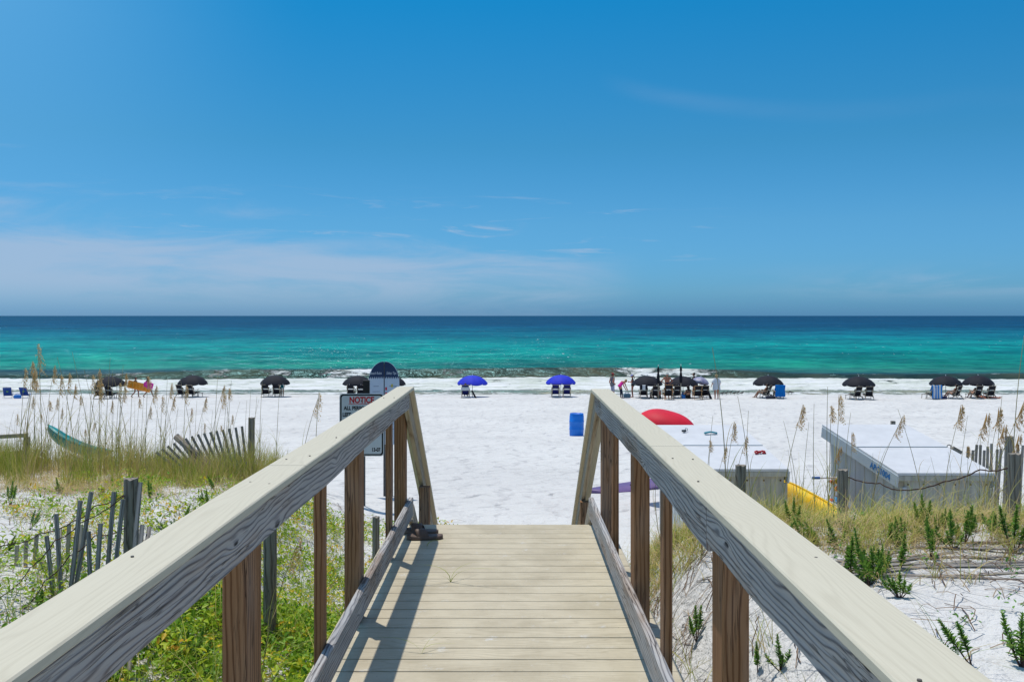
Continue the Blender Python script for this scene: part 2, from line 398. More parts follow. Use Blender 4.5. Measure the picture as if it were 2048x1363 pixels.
# ------------------------------------------------------------------ wood materials (grain follows the UV length axis)
def wood(name, dark, mid, light, freq=26, warp=2.2, rough=.8, tint=None, tf=.3, kn=2.0, bumpd=.002, crack=.9, sw=.42):
    m, t, b = new_mat(name)
    uv = t.node('ShaderNodeUVMap').outputs[0]; u, v, _ = t.sep(uv)
    n1 = t.noise(t.comb(t.math('MULTIPLY', u, 1.1), t.math('MULTIPLY', v, 5.5)), 1, 3, .55, .4)
    ph = t.math('ADD', t.math('MULTIPLY', v, freq), t.math('MULTIPLY', n1, warp * 3))
    kv = t.node('ShaderNodeTexVoronoi', feature='F1', i_Vector=t.comb(t.math('MULTIPLY', u, 2.1), t.math('MULTIPLY', v, 9.0)), i_Scale=1.0).outputs[0]
    kk = t.math('POWER', t.mr(kv, 0, .34, 1, 0), 2.0)
    ph = t.math('ADD', ph, t.math('MULTIPLY', kk, kn))
    s = t.math('POWER', t.math('ADD', t.math('MULTIPLY', t.math('SINE', t.math('MULTIPLY', ph, 6.283)), .5), .5), .55)
    fine = t.noise(t.comb(t.math('MULTIPLY', u, 4.0), t.math('MULTIPLY', v, 210.0)), 1, 4, .65)
    fine2 = t.noise(t.comb(t.math('MULTIPLY', u, 2.2), t.math('MULTIPLY', v, 70.0)), 1, 3, .6)
    g = t.math('ADD', t.math('MULTIPLY', s, sw), t.math('ADD', t.math('MULTIPLY', fine, .46), t.math('MULTIPLY', fine2, .46)))
    c = t.ramp(g, [(.30, dark), (.52, mid), (.74, light)])
    lo = t.noise(t.comb(t.math('MULTIPLY', u, .9), t.math('MULTIPLY', v, 4.0), 5.0), 1.3, 3, .6)
    if tint: c = t.mix(t.math('MULTIPLY', t.mr(lo, .45, .68), tf), c, tint)
    c = t.mix(t.mr(lo, .35, .6, .5, 0), c, tuple(x * .5 for x in mid))
    ck = t.noise(t.comb(t.math('MULTIPLY', u, 1.3), t.math('MULTIPLY', v, 34.0), 8.0), 1, 3, .6, .5)
    ckm = t.math('MULTIPLY', t.mr(t.math('ABSOLUTE', t.math('SUBTRACT', ck, .5)), 0, .014, 1, 0), t.mr(lo, .42, .55, 0, 1))
    c = t.mix(t.math('MULTIPLY', ckm, crack), c, tuple(x * .35 for x in dark))
    c = t.mix(t.mr(kv, .035, .06, .9 if kn else 0, 0), c, tuple(x * .35 for x in dark))
    t.set(b.inputs['Base Color'], c); b.inputs['Roughness'].default_value = rough; b.inputs['Specular IOR Level'].default_value = .2
    hgt_ = t.math('SUBTRACT', g, t.math('MULTIPLY', ckm, .8))
    t.l.new(t.bump(hgt_, bumpd * 1.4, 1.0), b.inputs['Normal'])
    return m
W_GREY = wood('weathered_grey_wood', (.035, .036, .042), (.215, .215, .225), (.54, .53, .51), 56, 1.9, tint=(.22, .14, .08), tf=.7)
W_BROWN = wood('brown_treated_wood', (.04, .018, .008), (.19, .085, .034), (.37, .20, .095), 50, 1.0, tint=(.20, .17, .15), tf=.5, kn=1.2)
W_PALE = wood('pale_aged_wood', (.13, .10, .07), (.33, .28, .21), (.48, .43, .34), 22, 1.3, tint=(.16, .11, .05), tf=.5, kn=1.4)
W_POST = wood('old_fence_wood', (.035, .028, .02), (.185, .155, .12), (.37, .335, .28), 22, 1.2, tint=(.12, .09, .06), tf=.5, kn=.6)
W_PICK = wood('silvered_picket_wood', (.06, .054, .048), (.21, .19, .17), (.42, .39, .355), 40, .8, tint=(.10, .08, .06), tf=.5, kn=0)
W_CHAIR = wood('oiled_chair_wood', (.12, .055, .02), (.30, .16, .07), (.45, .27, .13), 30, .8, kn=0)
W_CHAIRG = wood('sunbleached_chair_wood', (.12, .09, .06), (.28, .23, .17), (.42, .36, .28), 30, .8, kn=0)
def composite(name, base, dark, vari=.18, stain=0.0):
    m, t, b = new_mat(name)
    uv = t.node('ShaderNodeUVMap').outputs[0]; u, v, _ = t.sep(uv)
    n1 = t.noise(t.comb(t.math('MULTIPLY', u, .9), t.math('MULTIPLY', v, 5.0)), 1, 2, .5, .3)
    ph = t.math('ADD', t.math('MULTIPLY', v, 55), t.math('MULTIPLY', n1, 16))
    s = t.math('POWER', t.math('ADD', t.math('MULTIPLY', t.math('SINE', t.math('MULTIPLY', ph, 6.283)), .5), .5), 4.0)
    fine = t.noise(t.comb(t.math('MULTIPLY', u, 6.0), t.math('MULTIPLY', v, 260.0)), 1, 3, .6)
    f = t.math('ADD', t.math('MULTIPLY', s, vari), t.math('MULTIPLY', t.mr(fine, .4, .75), vari * 1.3), clamp=True)
    c = t.mix(f, base, dark)
    pos = t.node('ShaderNodeNewGeometry').outputs['Position']
    if stain:
        bn = t.noise(pos, 2.3, 5, .65); sn = t.noise(pos, 7.0, 6, .75)
        c = t.mix(t.mr(bn, .42, .62, 0, .5), c, dark)
        c = t.mix(t.mr(sn, .60, .72, 0, stain), c, (.60, .60, .58))
        sp = t.noise(pos, 90, 2, .5); c = t.mix(t.mr(sp, .70, .74, 0, .6), c, (.16, .14, .11))
    t.set(b.inputs['Base Color'], c); b.inputs['Roughness'].default_value = .62; b.inputs['Specular IOR Level'].default_value = .3
    t.l.new(t.bump(f, .0012, -.8), b.inputs['Normal'])
    return m
M_CAP = composite('cream_composite_cap', (.56, .52, .40), (.39, .35, .255), .22)
M_DECK = composite('cream_composite_deck', (.56, .495, .36), (.33, .28, .185), .35, .75)
M_SCREW = pm('screw_metal', (.12, .11, .095), (.12, .10, .08), 40, .5)
M_DARKWOOD = wood('joist_wood', (.05, .04, .03), (.13, .10, .07), (.22, .18, .13), 28, 1.0)

# ------------------------------------------------------------------ boardwalk
bw = thing('boardwalk', 'level timber beach boardwalk with cream deck boards and grey railings ending at stairs', 'boardwalk', (0, 0, 0))
PITCH = .1435; yb_ = 6.95; k = 0
bot = yb_
while yb_ > -.2:
    mb = MB(); yc_ = yb_ - .0693; j1, j2 = random.uniform(-.0015, .0015), random.uniform(-.0015, .0015)
    dzz = random.uniform(-.0012, .0012)
    mb.prism((-.90, yc_ + j1, -.019 + dzz), (.755, yc_ + j2, -.019 - dzz), .1352 if k else .142, .038, ch=.002)
    mb.build('deck_board', M_DECK, bw); yb_ -= PITCH; k += 1
for x in (-.84, -.35, .2, .70):
    MB().prism((x, -.2, -.135), (x, 6.88, -.135), .04, .18).build('joist', M_DARKWOOD, bw)
MB().prism((-.90, 6.905, -.14), (.755, 6.905, -.14), .038, .19).build('rim_board', W_GREY, bw)

def wavy(amp, seed):
    def w(f, x, y):
        return (amp * .35 * math.sin(f * 7 + seed), amp * (math.sin(f * 9 + seed) * .5 + math.sin(f * 23 + seed * 2) * .5) * (1.0 if y < 0 else .35))
    return w
CAPT = CZ - .515
def rail(side):
    if side < 0:
        xi0, xi1 = -.712, -.702; xo0, xo1 = -.852, -.826; rx0, rx1 = -.740, -.735; px0 = -.778
        yend = 6.60
    else:
        xi0, xi1 = .536, .562; xo0, xo1 = .680, .693; rx0, rx1 = .572, .590; px0 = .612
        yend = 6.42
    # cap boards (tapered plan), two lengths
    def cap(ya, yb2):
        fa, fb = (ya + .2) / (yend + .2), (yb2 + .2) / (yend + .2)
        mb = MB(); n = 14; rings = []; lens = []
        for i in range(n + 1):
            f = i / n; F2 = fa + (fb - fa) * f; y = ya + (yb2 - ya) * f
            a = xi0 + (xi1 - xi0) * F2; o = xo0 + (xo1 - xo0) * F2
            z0, z1 = CAPT - .024, CAPT; c = .0035; lo, hi_ = min(a, o), max(a, o)
            wz = .0015 * math.sin(F2 * 21 + side)
            rings.append([Vector(p) for p in ((lo + c, y, z0), (hi_ - c, y, z0), (hi_, y, z0 + c), (hi_, y, z1 - c + wz), (hi_ - c, y, z1 + wz), (lo + c, y, z1 + wz), (lo, y, z1 - c + wz), (lo, y, z0 + c))]); lens.append(y)
        mb.ring_loft(rings, lens); return mb.build('cap_rail', M_CAP, bw)
    cap(-.2, 3.14 if side < 0 else 3.6); c2 = cap(3.144 if side < 0 else 3.604, yend)
    # screws in the cap
    for yy in (1.25, 1.95, 2.8, 3.3, 3.9, 4.8, 5.7):
        for q in (.25, .75):
            fa = (yy + .2) / (yend + .2); a = xi0 + (xi1 - xi0) * fa; o = xo0 + (xo1 - xo0) * fa
            if random.random() < .45: continue
            mb = MB(); mb.lathe([(.0036, -.004), (.0036, .0012), (.0, .0013)], 10, (a + (o - a) * q, yy + random.uniform(-.06, .06), CAPT + .0008)); mb.build('screw', M_SCREW, bw)
    # top rail board (2x6 on edge under the cap)
    RT = CZ - .541; RH = .135
    js = [(-.2, 2.700), (2.714, yend - .01)] if side > 0 else [(-.2, yend - .02)]
    for q, (ya, yb2) in enumerate(js):
        fa, fb = (ya + .2) / (yend + .2), (yb2 + .2) / (yend + .2)
        xa = rx0 + (rx1 - rx0) * fa; xb = rx0 + (rx1 - rx0) * fb
        off = side * .019
        drop = -.004 if (side > 0 and q == 1) else 0.0
        sgn = side
        def wp(f, x, y, s_=side * 2.0 + q, q=q):
            b_ = 0
            if y < 0:
                b_ = .004 * math.sin(f * 11 + s_) + .003 * math.sin(f * 29 + s_ * 3)
                if side > 0 and q == 1: b_ -= .022 * max(0, 1 - f * 5)
            return (.0015 * math.sin(f * 9 + s_), b_)
        MB().prism((xa + off, ya, RT - RH / 2 + drop), (xb + off, yb2, RT - RH / 2 + drop), .037, RH, n=40, warp=wp, ch=.005).build('top_rail', W_GREY, bw)
    # kerb board
    kx0 = -.740 if side < 0 else .572; kx1 = -.742 if side < 0 else .590
    MB().prism((kx0 + side * .019, -.2, .143), (kx1 + side * .019, 6.93, .143), .037, .138, n=30, ch=.006, warp=wavy(.003, side + 3)).build('kerb_board', W_GREY, bw)
    pxx = px0
    for yf in ((2.71, 4.70, 6.70) if side < 0 else (2.69, 4.62, 6.36)):
        xx = pxx + (0 if side < 0 else (.024 if yf > 5 else .01))
        x_in = xx; h0 = H(xx, yf) - .3
        # kerb spacer: post sits flush behind the boards
        top_ = RT - .002
        MB().prism((x_in + side * .0415, yf + .07, h0), (x_in + side * .0415, yf + .07, top_), .080, .14, up=(0, 1, 0), ch=.005).build('post', W_BROWN, bw)
    for yf in ((1.55, 3.77, 5.92) if side < 0 else (1.5, 3.70, 5.66)):
        x_in = pxx + (0 if side < 0 else (.02 if yf > 5 else .006))
        MB().prism((x_in + side * .0195, yf + .045, .02), (x_in + side * .0195, yf + .045, RT - .003), .037, .088, up=(0, 1, 0), ch=.004).build('baluster', W_BROWN, bw)
    # stairs handrail going down to the sand
    sl = .685; dirv = Vector((0, 1, -sl)).normalized()
    xm = (xi1 + xo1) / 2; ys0 = yend + .004; Ls = 4.1
    A = Vector((xm, ys0, CAPT - .014)); B = A + dirv * Ls
    mb = MB()
    nrm = Vector((0, sl, 1)).normalized()
    mb.prism(A, B, abs(xo1 - xi1), .024, up=nrm, ch=.003); mb.build('stair_cap', M_CAP, bw)
    off = rx1 + side * .019
    A = Vector((off, ys0 + .02, CAPT - .012)) - nrm * .085; B = A + dirv * (Ls - .05)
    MB().prism(A, B, .037, .137, up=nrm, ch=.005, n=10).build('stair_rail', W_PALE, bw)
    off2 = xo1 - side * .02
    A = Vector((off2, ys0 + .02, CAPT - .012)) - nrm * .085; B = A + dirv * (Ls - .05)
    for yp in (7.62, 9.6):
        zt = CAPT - .215 - sl * (yp - ys0); xq = -.722 if side < 0 else .622
        MB().prism((xq, yp, H(px0, yp) - .3), (xq, yp, zt), .088, .088, up=(0, 1, 0), ch=.005).build('post', W_BROWN, bw)
    # stair stringer board and lower kerb
    A = Vector((kx1 + side * .019, 6.955, .09)); MB().prism(A, A + dirv * 3.6, .036, .14, up=nrm, ch=.005).build('stair_kerb', W_PALE, bw)
    A = Vector((kx1 + side * .10, 6.95, -.16)); MB().prism(A, A + dirv * 3.1, .038, .26, up=nrm, ch=.004).build('stringer', W_PALE, bw)
rail(-1); rail(1)
for i in range(9):
    z = -.17 * (i + 1); y = 6.95 + .25 * (i + .5)
    if z < H(0, y) - .02: break
    MB().prism((-.86, y + .01, z - .0127), (.74, y + .01, z - .0127), .265, .0254).build('stair_tread', M_DECK, bw)

# ------------------------------------------------------------------ text helper (built-in font, real geometry)
def text_obj(body, size, name, mat, parent, loc, rot, align='LEFT', ext=.001, sx=1.0, bold=0.0, italic=0.0):
    c = bpy.data.curves.new(name, 'FONT'); c.body = body; c.size = size; c.extrude = ext; c.align_x = align; c.offset = bold; c.shear = italic
    o = bpy.data.objects.new(name, c); COL.objects.link(o)
    bpy.context.view_layer.update()
    me = bpy.data.meshes.new_from_object(o.evaluated_get(bpy.context.evaluated_depsgraph_get()))
    bpy.data.objects.remove(o); bpy.data.curves.remove(c)
    me.materials.clear(); ob = link(me, name, mat, parent)
    ob.location = loc; ob.rotation_euler = rot; ob.scale = (sx, 1, 1)
    return ob

# ------------------------------------------------------------------ notice sign
M_STEEL = pm('galvanised_steel', (.22, .23, .24), (.32, .33, .34), 12, .45, .5, metal=.6)
M_DKPOST = pm('dark_sign_post', (.05, .055, .06), (.09, .09, .09), 10, .5)
M_SIGNW = pm('grey_white_sign_face', (.42, .46, .47), (.46, .50, .50), 6, .5)
M_BLK = pm('black_paint', (.006, .006, .007), (.012, .012, .013), 12, .45)
M_REDP = pm('red_sign_paint', (.42, .015, .02), (.38, .012, .015), 12, .5)
Y0 = 16.0
c0 = px(723.5, 849, Y0); gx0 = H(c0.x, Y0)
ns = thing('notice_sign', 'white rounded NOTICE sign with black border and red heading on a dark post', 'sign', (c0.x, Y0, gx0))
w_, h_ = 89 * Y0 / F, 125 * Y0 / F; zc = c0.z - gx0
def rrect(mb, w, h, r, z0, z1, y0, y1, cx=0, cz=0, n=6):
    pts = []
    for (sx, sz, a0) in ((1, 1, 0), (-1, 1, 90), (-1, -1, 180), (1, -1, 270)):
        for i in range(n + 1):
            a = R(a0 + 90 * i / n); pts.append((cx + sx * (w / 2 - r) + r * math.cos(a), cz + sz * (h / 2 - r) + r * math.sin(a)))
    mb.ring_loft([[Vector((x, y, z)) for x, z in pts] for y in (y0, y1)], [0, abs(y1 - y0)])
    return mb
rrect(MB(), w_, h_, .06, 0, 0, .004, -.003, 0, zc).build('sign_rim', M_SIGNW, ns)
rrect(MB(), w_ * .965, h_ * .975, .052, 0, 0, -.003, -.006, 0, zc).build('border', M_BLK, ns)
rrect(MB(), w_ * .90, h_ * .93, .040, 0, 0, -.006, -.009, 0, zc).build('sign_face', M_SIGNW, ns)
MB().prism((.03, .04, -.4), (.03, .04, zc + h_ / 2 - .02), .05, .05, up=(0, 1, 0)).build('post', M_DKPOST, ns)
MB().box((.073, .06, zc + h_ / 2 + .10), (.115, .05, .26)).build('black_box', M_BLK, ns)
FR = (R(90), 0, 0); zt = zc + h_ / 2
text_obj('NOTICE', .148, 'heading', M_REDP, ns, (0, -.0095, zt - .162), FR, 'CENTER', sx=.80, bold=.006)
MB().box((0, -.0105, zt - .182), (.46, .002, .009), ch=.0005).build('underline', M_REDP, ns)
text_obj('ALL PERSONAL', .092, 'lettering', M_BLK, ns, (-w_ * .40, -.0095, zt - .285), FR, sx=.82, bold=.004)
text_obj('LEFT', .092, 'lettering', M_BLK, ns, (-w_ * .43, -.0095, zt - .40), FR, sx=.78, bold=.004)
text_obj('13-07', .088, 'lettering', M_BLK, ns, (w_ * .42, -.0095, zt - h_ + .085), FR, 'RIGHT', sx=.75, bold=.004)
for z in (zt - .13, zt - h_ + .2):
    MB().lathe([(.012, 0), (.012, .008), (.0, .010)], 10, (.0, -.009, z), Matrix.Rotation(R(90), 3, 'X')).build('bolt', M_SCREW, ns)

# ------------------------------------------------------------------ beach rules sign: two panels folded round a post
M_NAVY = pm('navy_sign_print', (.012, .03, .085), (.015, .04, .10), 5, .4)
M_PANEL = pm('pale_blue_sign_print', (.42, .50, .60), (.46, .53, .62), 5, .4)
M_PALEP = pm('pale_lettering', (.55, .62, .70), None, 5, .5)
M_GREYL = pm('grey_lettering', (.16, .20, .28), None, 5, .5)
M_WOODP = W_POST
Y1 = 18.0; c1 = px(768.5, 722, Y1); g1 = H(c1.x, Y1)
rs = thing('beach_rules_sign', 'tall pale blue beach rules sign in two halves with rounded navy top', 'sign', (c1.x, Y1, g1))
top_z = c1.z - g1; Wd = 30.0 * Y1 / F; Hd = 166 * Y1 / F
for sgn, title, lab in ((-1, 'Beach Rules', 'left half headed Beach Rules'), (1, 'Safety Tips', 'right half headed Safety Tips')):
    pn = bpy.data.objects.new('sign_panel', None); COL.objects.link(pn); pn.parent = rs; pn.location = (sgn * .012, 0, 0); pn.rotation_euler = (0, 0, R(-14) if sgn < 0 else R(9))
    bpy.data.objects.remove(pn)
    ang = R(14) if sgn < 0 else R(-9)
    ca, sa = math.cos(ang), math.sin(ang)
    def T(x, y, z): return Vector((sgn * .012 + x * ca - y * sa, x * sa + y * ca, z))
    def outline(z_lo, z_hi, y, inset=0):
        pts = [];
        Rz = .40; zs = top_z - Rz
        w = Wd - inset
        for i in range(15):
            z = z_lo + (min(z_hi, top_z - inset) - z_lo) * (1 - (1 - i / 14) ** 1.6)
            xx = w if z < zs else w * math.sqrt(max(0, 1 - ((z - zs) / (Rz - inset)) ** 2))
            pts.append((max(xx, .004), z))
        return [T(0, y, z_lo)] + [T(sgn * a, y, z) for a, z in pts] + [T(0, y, pts[-1][1])]
    zl = top_z - Hd; zm = top_z - .30
    mb = MB(); a, bq = outline(zl, top_z, .0), outline(zl, top_z, -.012)
    mb.ring_loft([a, bq] if sgn > 0 else [bq, a], [0, .012]); p0 = mb.build('panel', M_PANEL, rs)
    p0['label'] = lab
    # navy head with wave-tooth lower edge
    mb = MB(); nt_ = 8; teeth = []
    for i in range(nt_ * 2 + 1):
        teeth.append((i / (nt_ * 2) * Wd * .985, (zm if i % 2 == 0 else zm - .05)))
    arc = outline(zm + .02, top_z, -.0135, .006)[1:]
    arc2 = [p + Vector((0, -.002, 0)) for p in arc]
    for yy, arr in ((-.0135, arc), ):
        low = [T(sgn * x, yy, z) for x, z in teeth]
        poly = low + [T(sgn * min(Wd * .99, Wd), yy, zm + .02)][:0] + arr
        base = len(mb.v); mb.v += [tuple(p) for p in poly]
        # split to strips: teeth triangles plus head polygon
        n0 = len(low)
        for i in range(0, n0 - 2, 2): mb.face((base + i, base + i + 1, base + i + 2) if sgn > 0 else (base + i + 2, base + i + 1, base + i))
        ids = [base + i for i in range(0, n0, 2)] + [base + n0 + i for i in range(len(arr))]
        mb.face(ids if sgn > 0 else ids[::-1])
    mb.build('navy_header', M_NAVY, p0)
    rot = Euler((R(90), 0, ang))
    text_obj(title, .075, 'heading', M_PALEP, p0, T(sgn * (.135 if sgn > 0 else .155), -.0155, zm + .045), rot, 'CENTER', sx=.62, italic=.3)
    for i in range(9):
        z = zm - .19 - i * .105; col = M_GREYL
        for (xa, wdt) in ((.17 if sgn > 0 else .06, .16), ):
            xx = sgn * xa if sgn > 0 else -Wd * .5
            mb = MB(); mb.cm = 0
            wq = random.uniform(.10, .17)
            cpt = T(xx, -.0135, z)
            mb.box(cpt, (wq, .002, .010), Matrix.Rotation(ang, 3, 'Z'), ch=.0004); mb.build('small_print', M_GREYL, p0)
    if sgn > 0:
        for (x, z, cc, nm) in ((.03, -.24, (.55, .03, .05), 'red'), (.03, -.34, (.55, .03, .05), 'red'), (.03, -.46, (.55, .03, .05), 'red'), (.15, -.18, (.6, .5, .05), 'yellow'), (.15, -.32, (.04, .16, .10), 'green'), (.15, -.46, (.03, .10, .14), 'dark')):
            mb = MB(); mb.box(T(x, -.0135, zm + z), (.034, .002, .062), Matrix.Rotation(ang, 3, 'Z'), ch=.0004); mb.build('flag_symbol', pm('flag_' + nm, cc, None, 5, .5), p0)
MB().prism((.0, .035, -.4), (.0, .035, top_z - .03), .04, .05, up=(0, 1, 0)).build('post', M_DKPOST, rs)
MB().prism((.14, .06, -.4), (.14, .06, top_z - .5), .05, .05, up=(0, 1, 0)).build('post', M_DKPOST, rs)

# ------------------------------------------------------------------ sandals at the end of the deck
M_RUB = pm('brown_rubber', (.10, .07, .055), (.13, .09, .07), 30, .55)
for i, (x, y, rz, lab) in enumerate(((-.615, 6.50, R(8), 'brown slide sandal nearer the viewer with its strap standing up, at the deck end'), (-.66, 6.66, R(-4), 'brown slide sandal behind the other one, against the kerb board'))):
    sd_ = thing('slide_sandal', lab, 'sandal', (x, y, .0015), rz, 'pair of slide sandals'); sd_.scale = (.92, .92, .80)
    mb = MB(); rings = []; lens = []
    for k in range(13):
        f = k / 12; w = .036 + .012 * math.sin(f * math.pi) + .006 * f; w *= (1 - .55 * max(0, (f - .85) / .15) ** 2) * (1 - .45 * max(0, (.12 - f) / .12) ** 2)
        xx = -.14 + .28 * f; th = .030 + .012 * (1 - f) + .004 * math.cos(f * 6)
        rings.append([Vector((xx, a, z)) for a, z in ((-w, .002), (w, .002), (w * 1.05, .012), (w, th * .9), (w * .8, th), (0, th - .006), (-w * .8, th), (-w, th * .9), (-w * 1.05, .012))]); lens.append(xx)
    mb.ring_loft(rings, lens); mb.build('sole', M_RUB, sd_, True)
    mb = MB(); n = 12; rings = []
    for xx, kz in ((-.055, .88), (-.045, 1.0), (.02, 1.0), (.035, .85)):
        xo = xx
        ring = []
        for k in range(n + 1):
            a = math.pi * k / n; ring.append(Vector((xo - .02 * math.sin(a), math.cos(a) * .049, .016 + math.sin(a) * .078 * kz)))
        for k in range(n, -1, -1):
            a = math.pi * k / n; ring.append(Vector((xo - .02 * math.sin(a), math.cos(a) * .044, .016 + math.sin(a) * .073 * kz)))
        rings.append(ring)
    mb.ring_loft(rings, [0, .01, .07, .09]); mb.build('strap', M_RUB, sd_, True)
# ------------------------------------------------------------------ beach furniture
def sand_y(base_py):          # distance at which a sight line at that height meets the beach
    Y = np.arange(30, 74, .05); Z = CZ - (base_py - 631) * Y / F
    i = np.argmax(Z <= hgt(0 * Y, Y) + .02); return Y[i] if i else 70.0
def spot(pxx, base_py):
    Y = sand_y(base_py); X = (pxx - 1022) * Y / F; return X, Y, H(X, Y)
C_BLACK = pm('black_canvas', (.009, .010, .016), (.014, .015, .022), 6, .75, .2)
C_BLUE = pm('royal_blue_canvas', (.018, .03, .46), (.022, .04, .55), 4, .7, .2)
C_GREYP = pm('silver_lilac_canvas', (.20, .19, .30), (.34, .33, .42), 3, .5, .3)
C_NAVY = pm('navy_canvas', (.008, .012, .10), (.012, .018, .13), 6, .75, .2)
C_WHITE = pm('white_plastic', (.62, .62, .62), (.70, .70, .70), 6, .5)
M_POLE = pm('pale_wood_pole', (.36, .30, .22), (.46, .40, .30), 20, .6)
M_WHT = pm('white_print', (.60, .62, .62), (.42, .44, .46), 60, .7)

def make_umbrella(mat, R_=1.13, zr=1.06, zt=1.62):
    root = thing('beach_umbrella', 'beach umbrella', 'umbrella')
    MB().tube([(0, 0, -.3), (0, 0, zt + .06)], .02, 8).build('pole', M_POLE, root)
    N = 8; sub = 4; rings = 7; mb = MB(); V = []
    def P(k, f):   # k in 0..N*sub, f 0..1 from top to rim
        a = 2 * math.pi * k / (N * sub); q = (k % sub) / sub
        sag = math.sin(q * math.pi)
        r = R_ * math.sin(f * 1.12) / math.sin(1.12) * (1 - .035 * sag * f)
        z = zr + (zt - zr) * (math.cos(f * 1.12) - math.cos(1.12)) / (1 - math.cos(1.12)) - .035 * sag * f
        return Vector((r * math.cos(a), r * math.sin(a), z))
    M_ = N * sub; base = 0
    mb.v.append((0, 0, zt))
    for i in range(1, rings + 1):
        for k in range(M_): mb.v.append(tuple(P(k, i / rings)))
    for k in range(M_): mb.face((0, 1 + k, 1 + (k + 1) % M_))
    for i in range(rings - 1):
        for k in range(M_):
            a = 1 + i * M_; j = (k + 1) % M_; mb.face((a + k, a + M_ + k, a + M_ + j, a + j))
    # inner skin
    off = len(mb.v)
    for v in list(mb.v[:off]): mb.v.append((v[0] * .99, v[1] * .99, v[2] - .012))
    for f in list(mb.f): mb.face([off + i for i in f][::-1])
    cv_ = mb.build('canopy', mat, root, True)
    # scalloped valance panel by panel
    mb = MB()
    for n in range(N):
        pts = [P(n * sub + j, 1.0) for j in range(sub + 1)]
        for layer in (1.0, .985):
            b0 = len(mb.v)
            for j, p in enumerate(pts):
                q = j / sub; dz = .085 + .03 * math.sin(q * math.pi); qx = (q - .5) * .9 + .5
                a = pts[0].lerp(pts[-1], qx); a = Vector((p.x, p.y, 0)) * .6 + Vector((a.x, a.y, 0)) * .4
                mb.v.append((p.x * layer, p.y * layer, p.z)); mb.v.append((a.x * layer, a.y * layer, p.z - dz))
            for j in range(sub):
                a = b0 + j * 2; f = (a, a + 1, a + 3, a + 2); mb.face(f if layer == 1.0 else f[::-1])
    mb.build('valance', mat, cv_)
    for n in range(N):
        a = 2 * math.pi * n / N
        MB().tube([(0, 0, zt - .35), (R_ * .5 * math.cos(a), R_ * .5 * math.sin(a), zt - .18)], .005, 5).build('rib', C_WHITE, root)
        p = P(n * sub, 1.0); MB().tube([p, p + Vector((0, 0, -.06))], .013, 6).build('rib_tip', C_WHITE, root)
    MB().lathe([(.0, .10), (.02, .085), (.028, .05), (.02, 0)][::-1], 10, (0, 0, zt)).build('finial', C_WHITE, root, True)
    return root
def make_closed_umbrella():
    root = thing('folded_umbrella', 'folded umbrella', 'umbrella')
    MB().tube([(0, 0, -.3), (0, 0, 2.45)], .022, 8).build('pole', M_POLE, root)
    mb = MB(); rings = []; lens = []
    for i in range(13):
        f = i / 12; z = 1.15 + 1.22 * f; r = .085 * (math.sin(min(1, f * 1.2 + .12) * math.pi) ** .6 if f < .75 else 1) * (1 - f) ** .35 + .018
        rings.append([Vector((r * (1 + .22 * math.cos(8 * 2 * math.pi * k / 32)) * math.cos(2 * math.pi * k / 32), r * (1 + .22 * math.cos(8 * 2 * math.pi * k / 32)) * math.sin(2 * math.pi * k / 32), z)) for k in range(32)]); lens.append(z)
    cpy = (mb.ring_loft(rings, lens), mb.build('furled_canopy', C_BLACK, root, True))[1]
    MB().lathe([(.075, 0), (.082, .01), (.082, .035), (.075, .045)], 16, (0, 0, 1.62)).build('tie_strap', C_BLACK, root)
    MB().lathe([(.0, .10), (.02, .085), (.03, .05), (.02, 0)][::-1], 10, (0, 0, 2.40)).build('finial', C_WHITE, root, True)
    return root
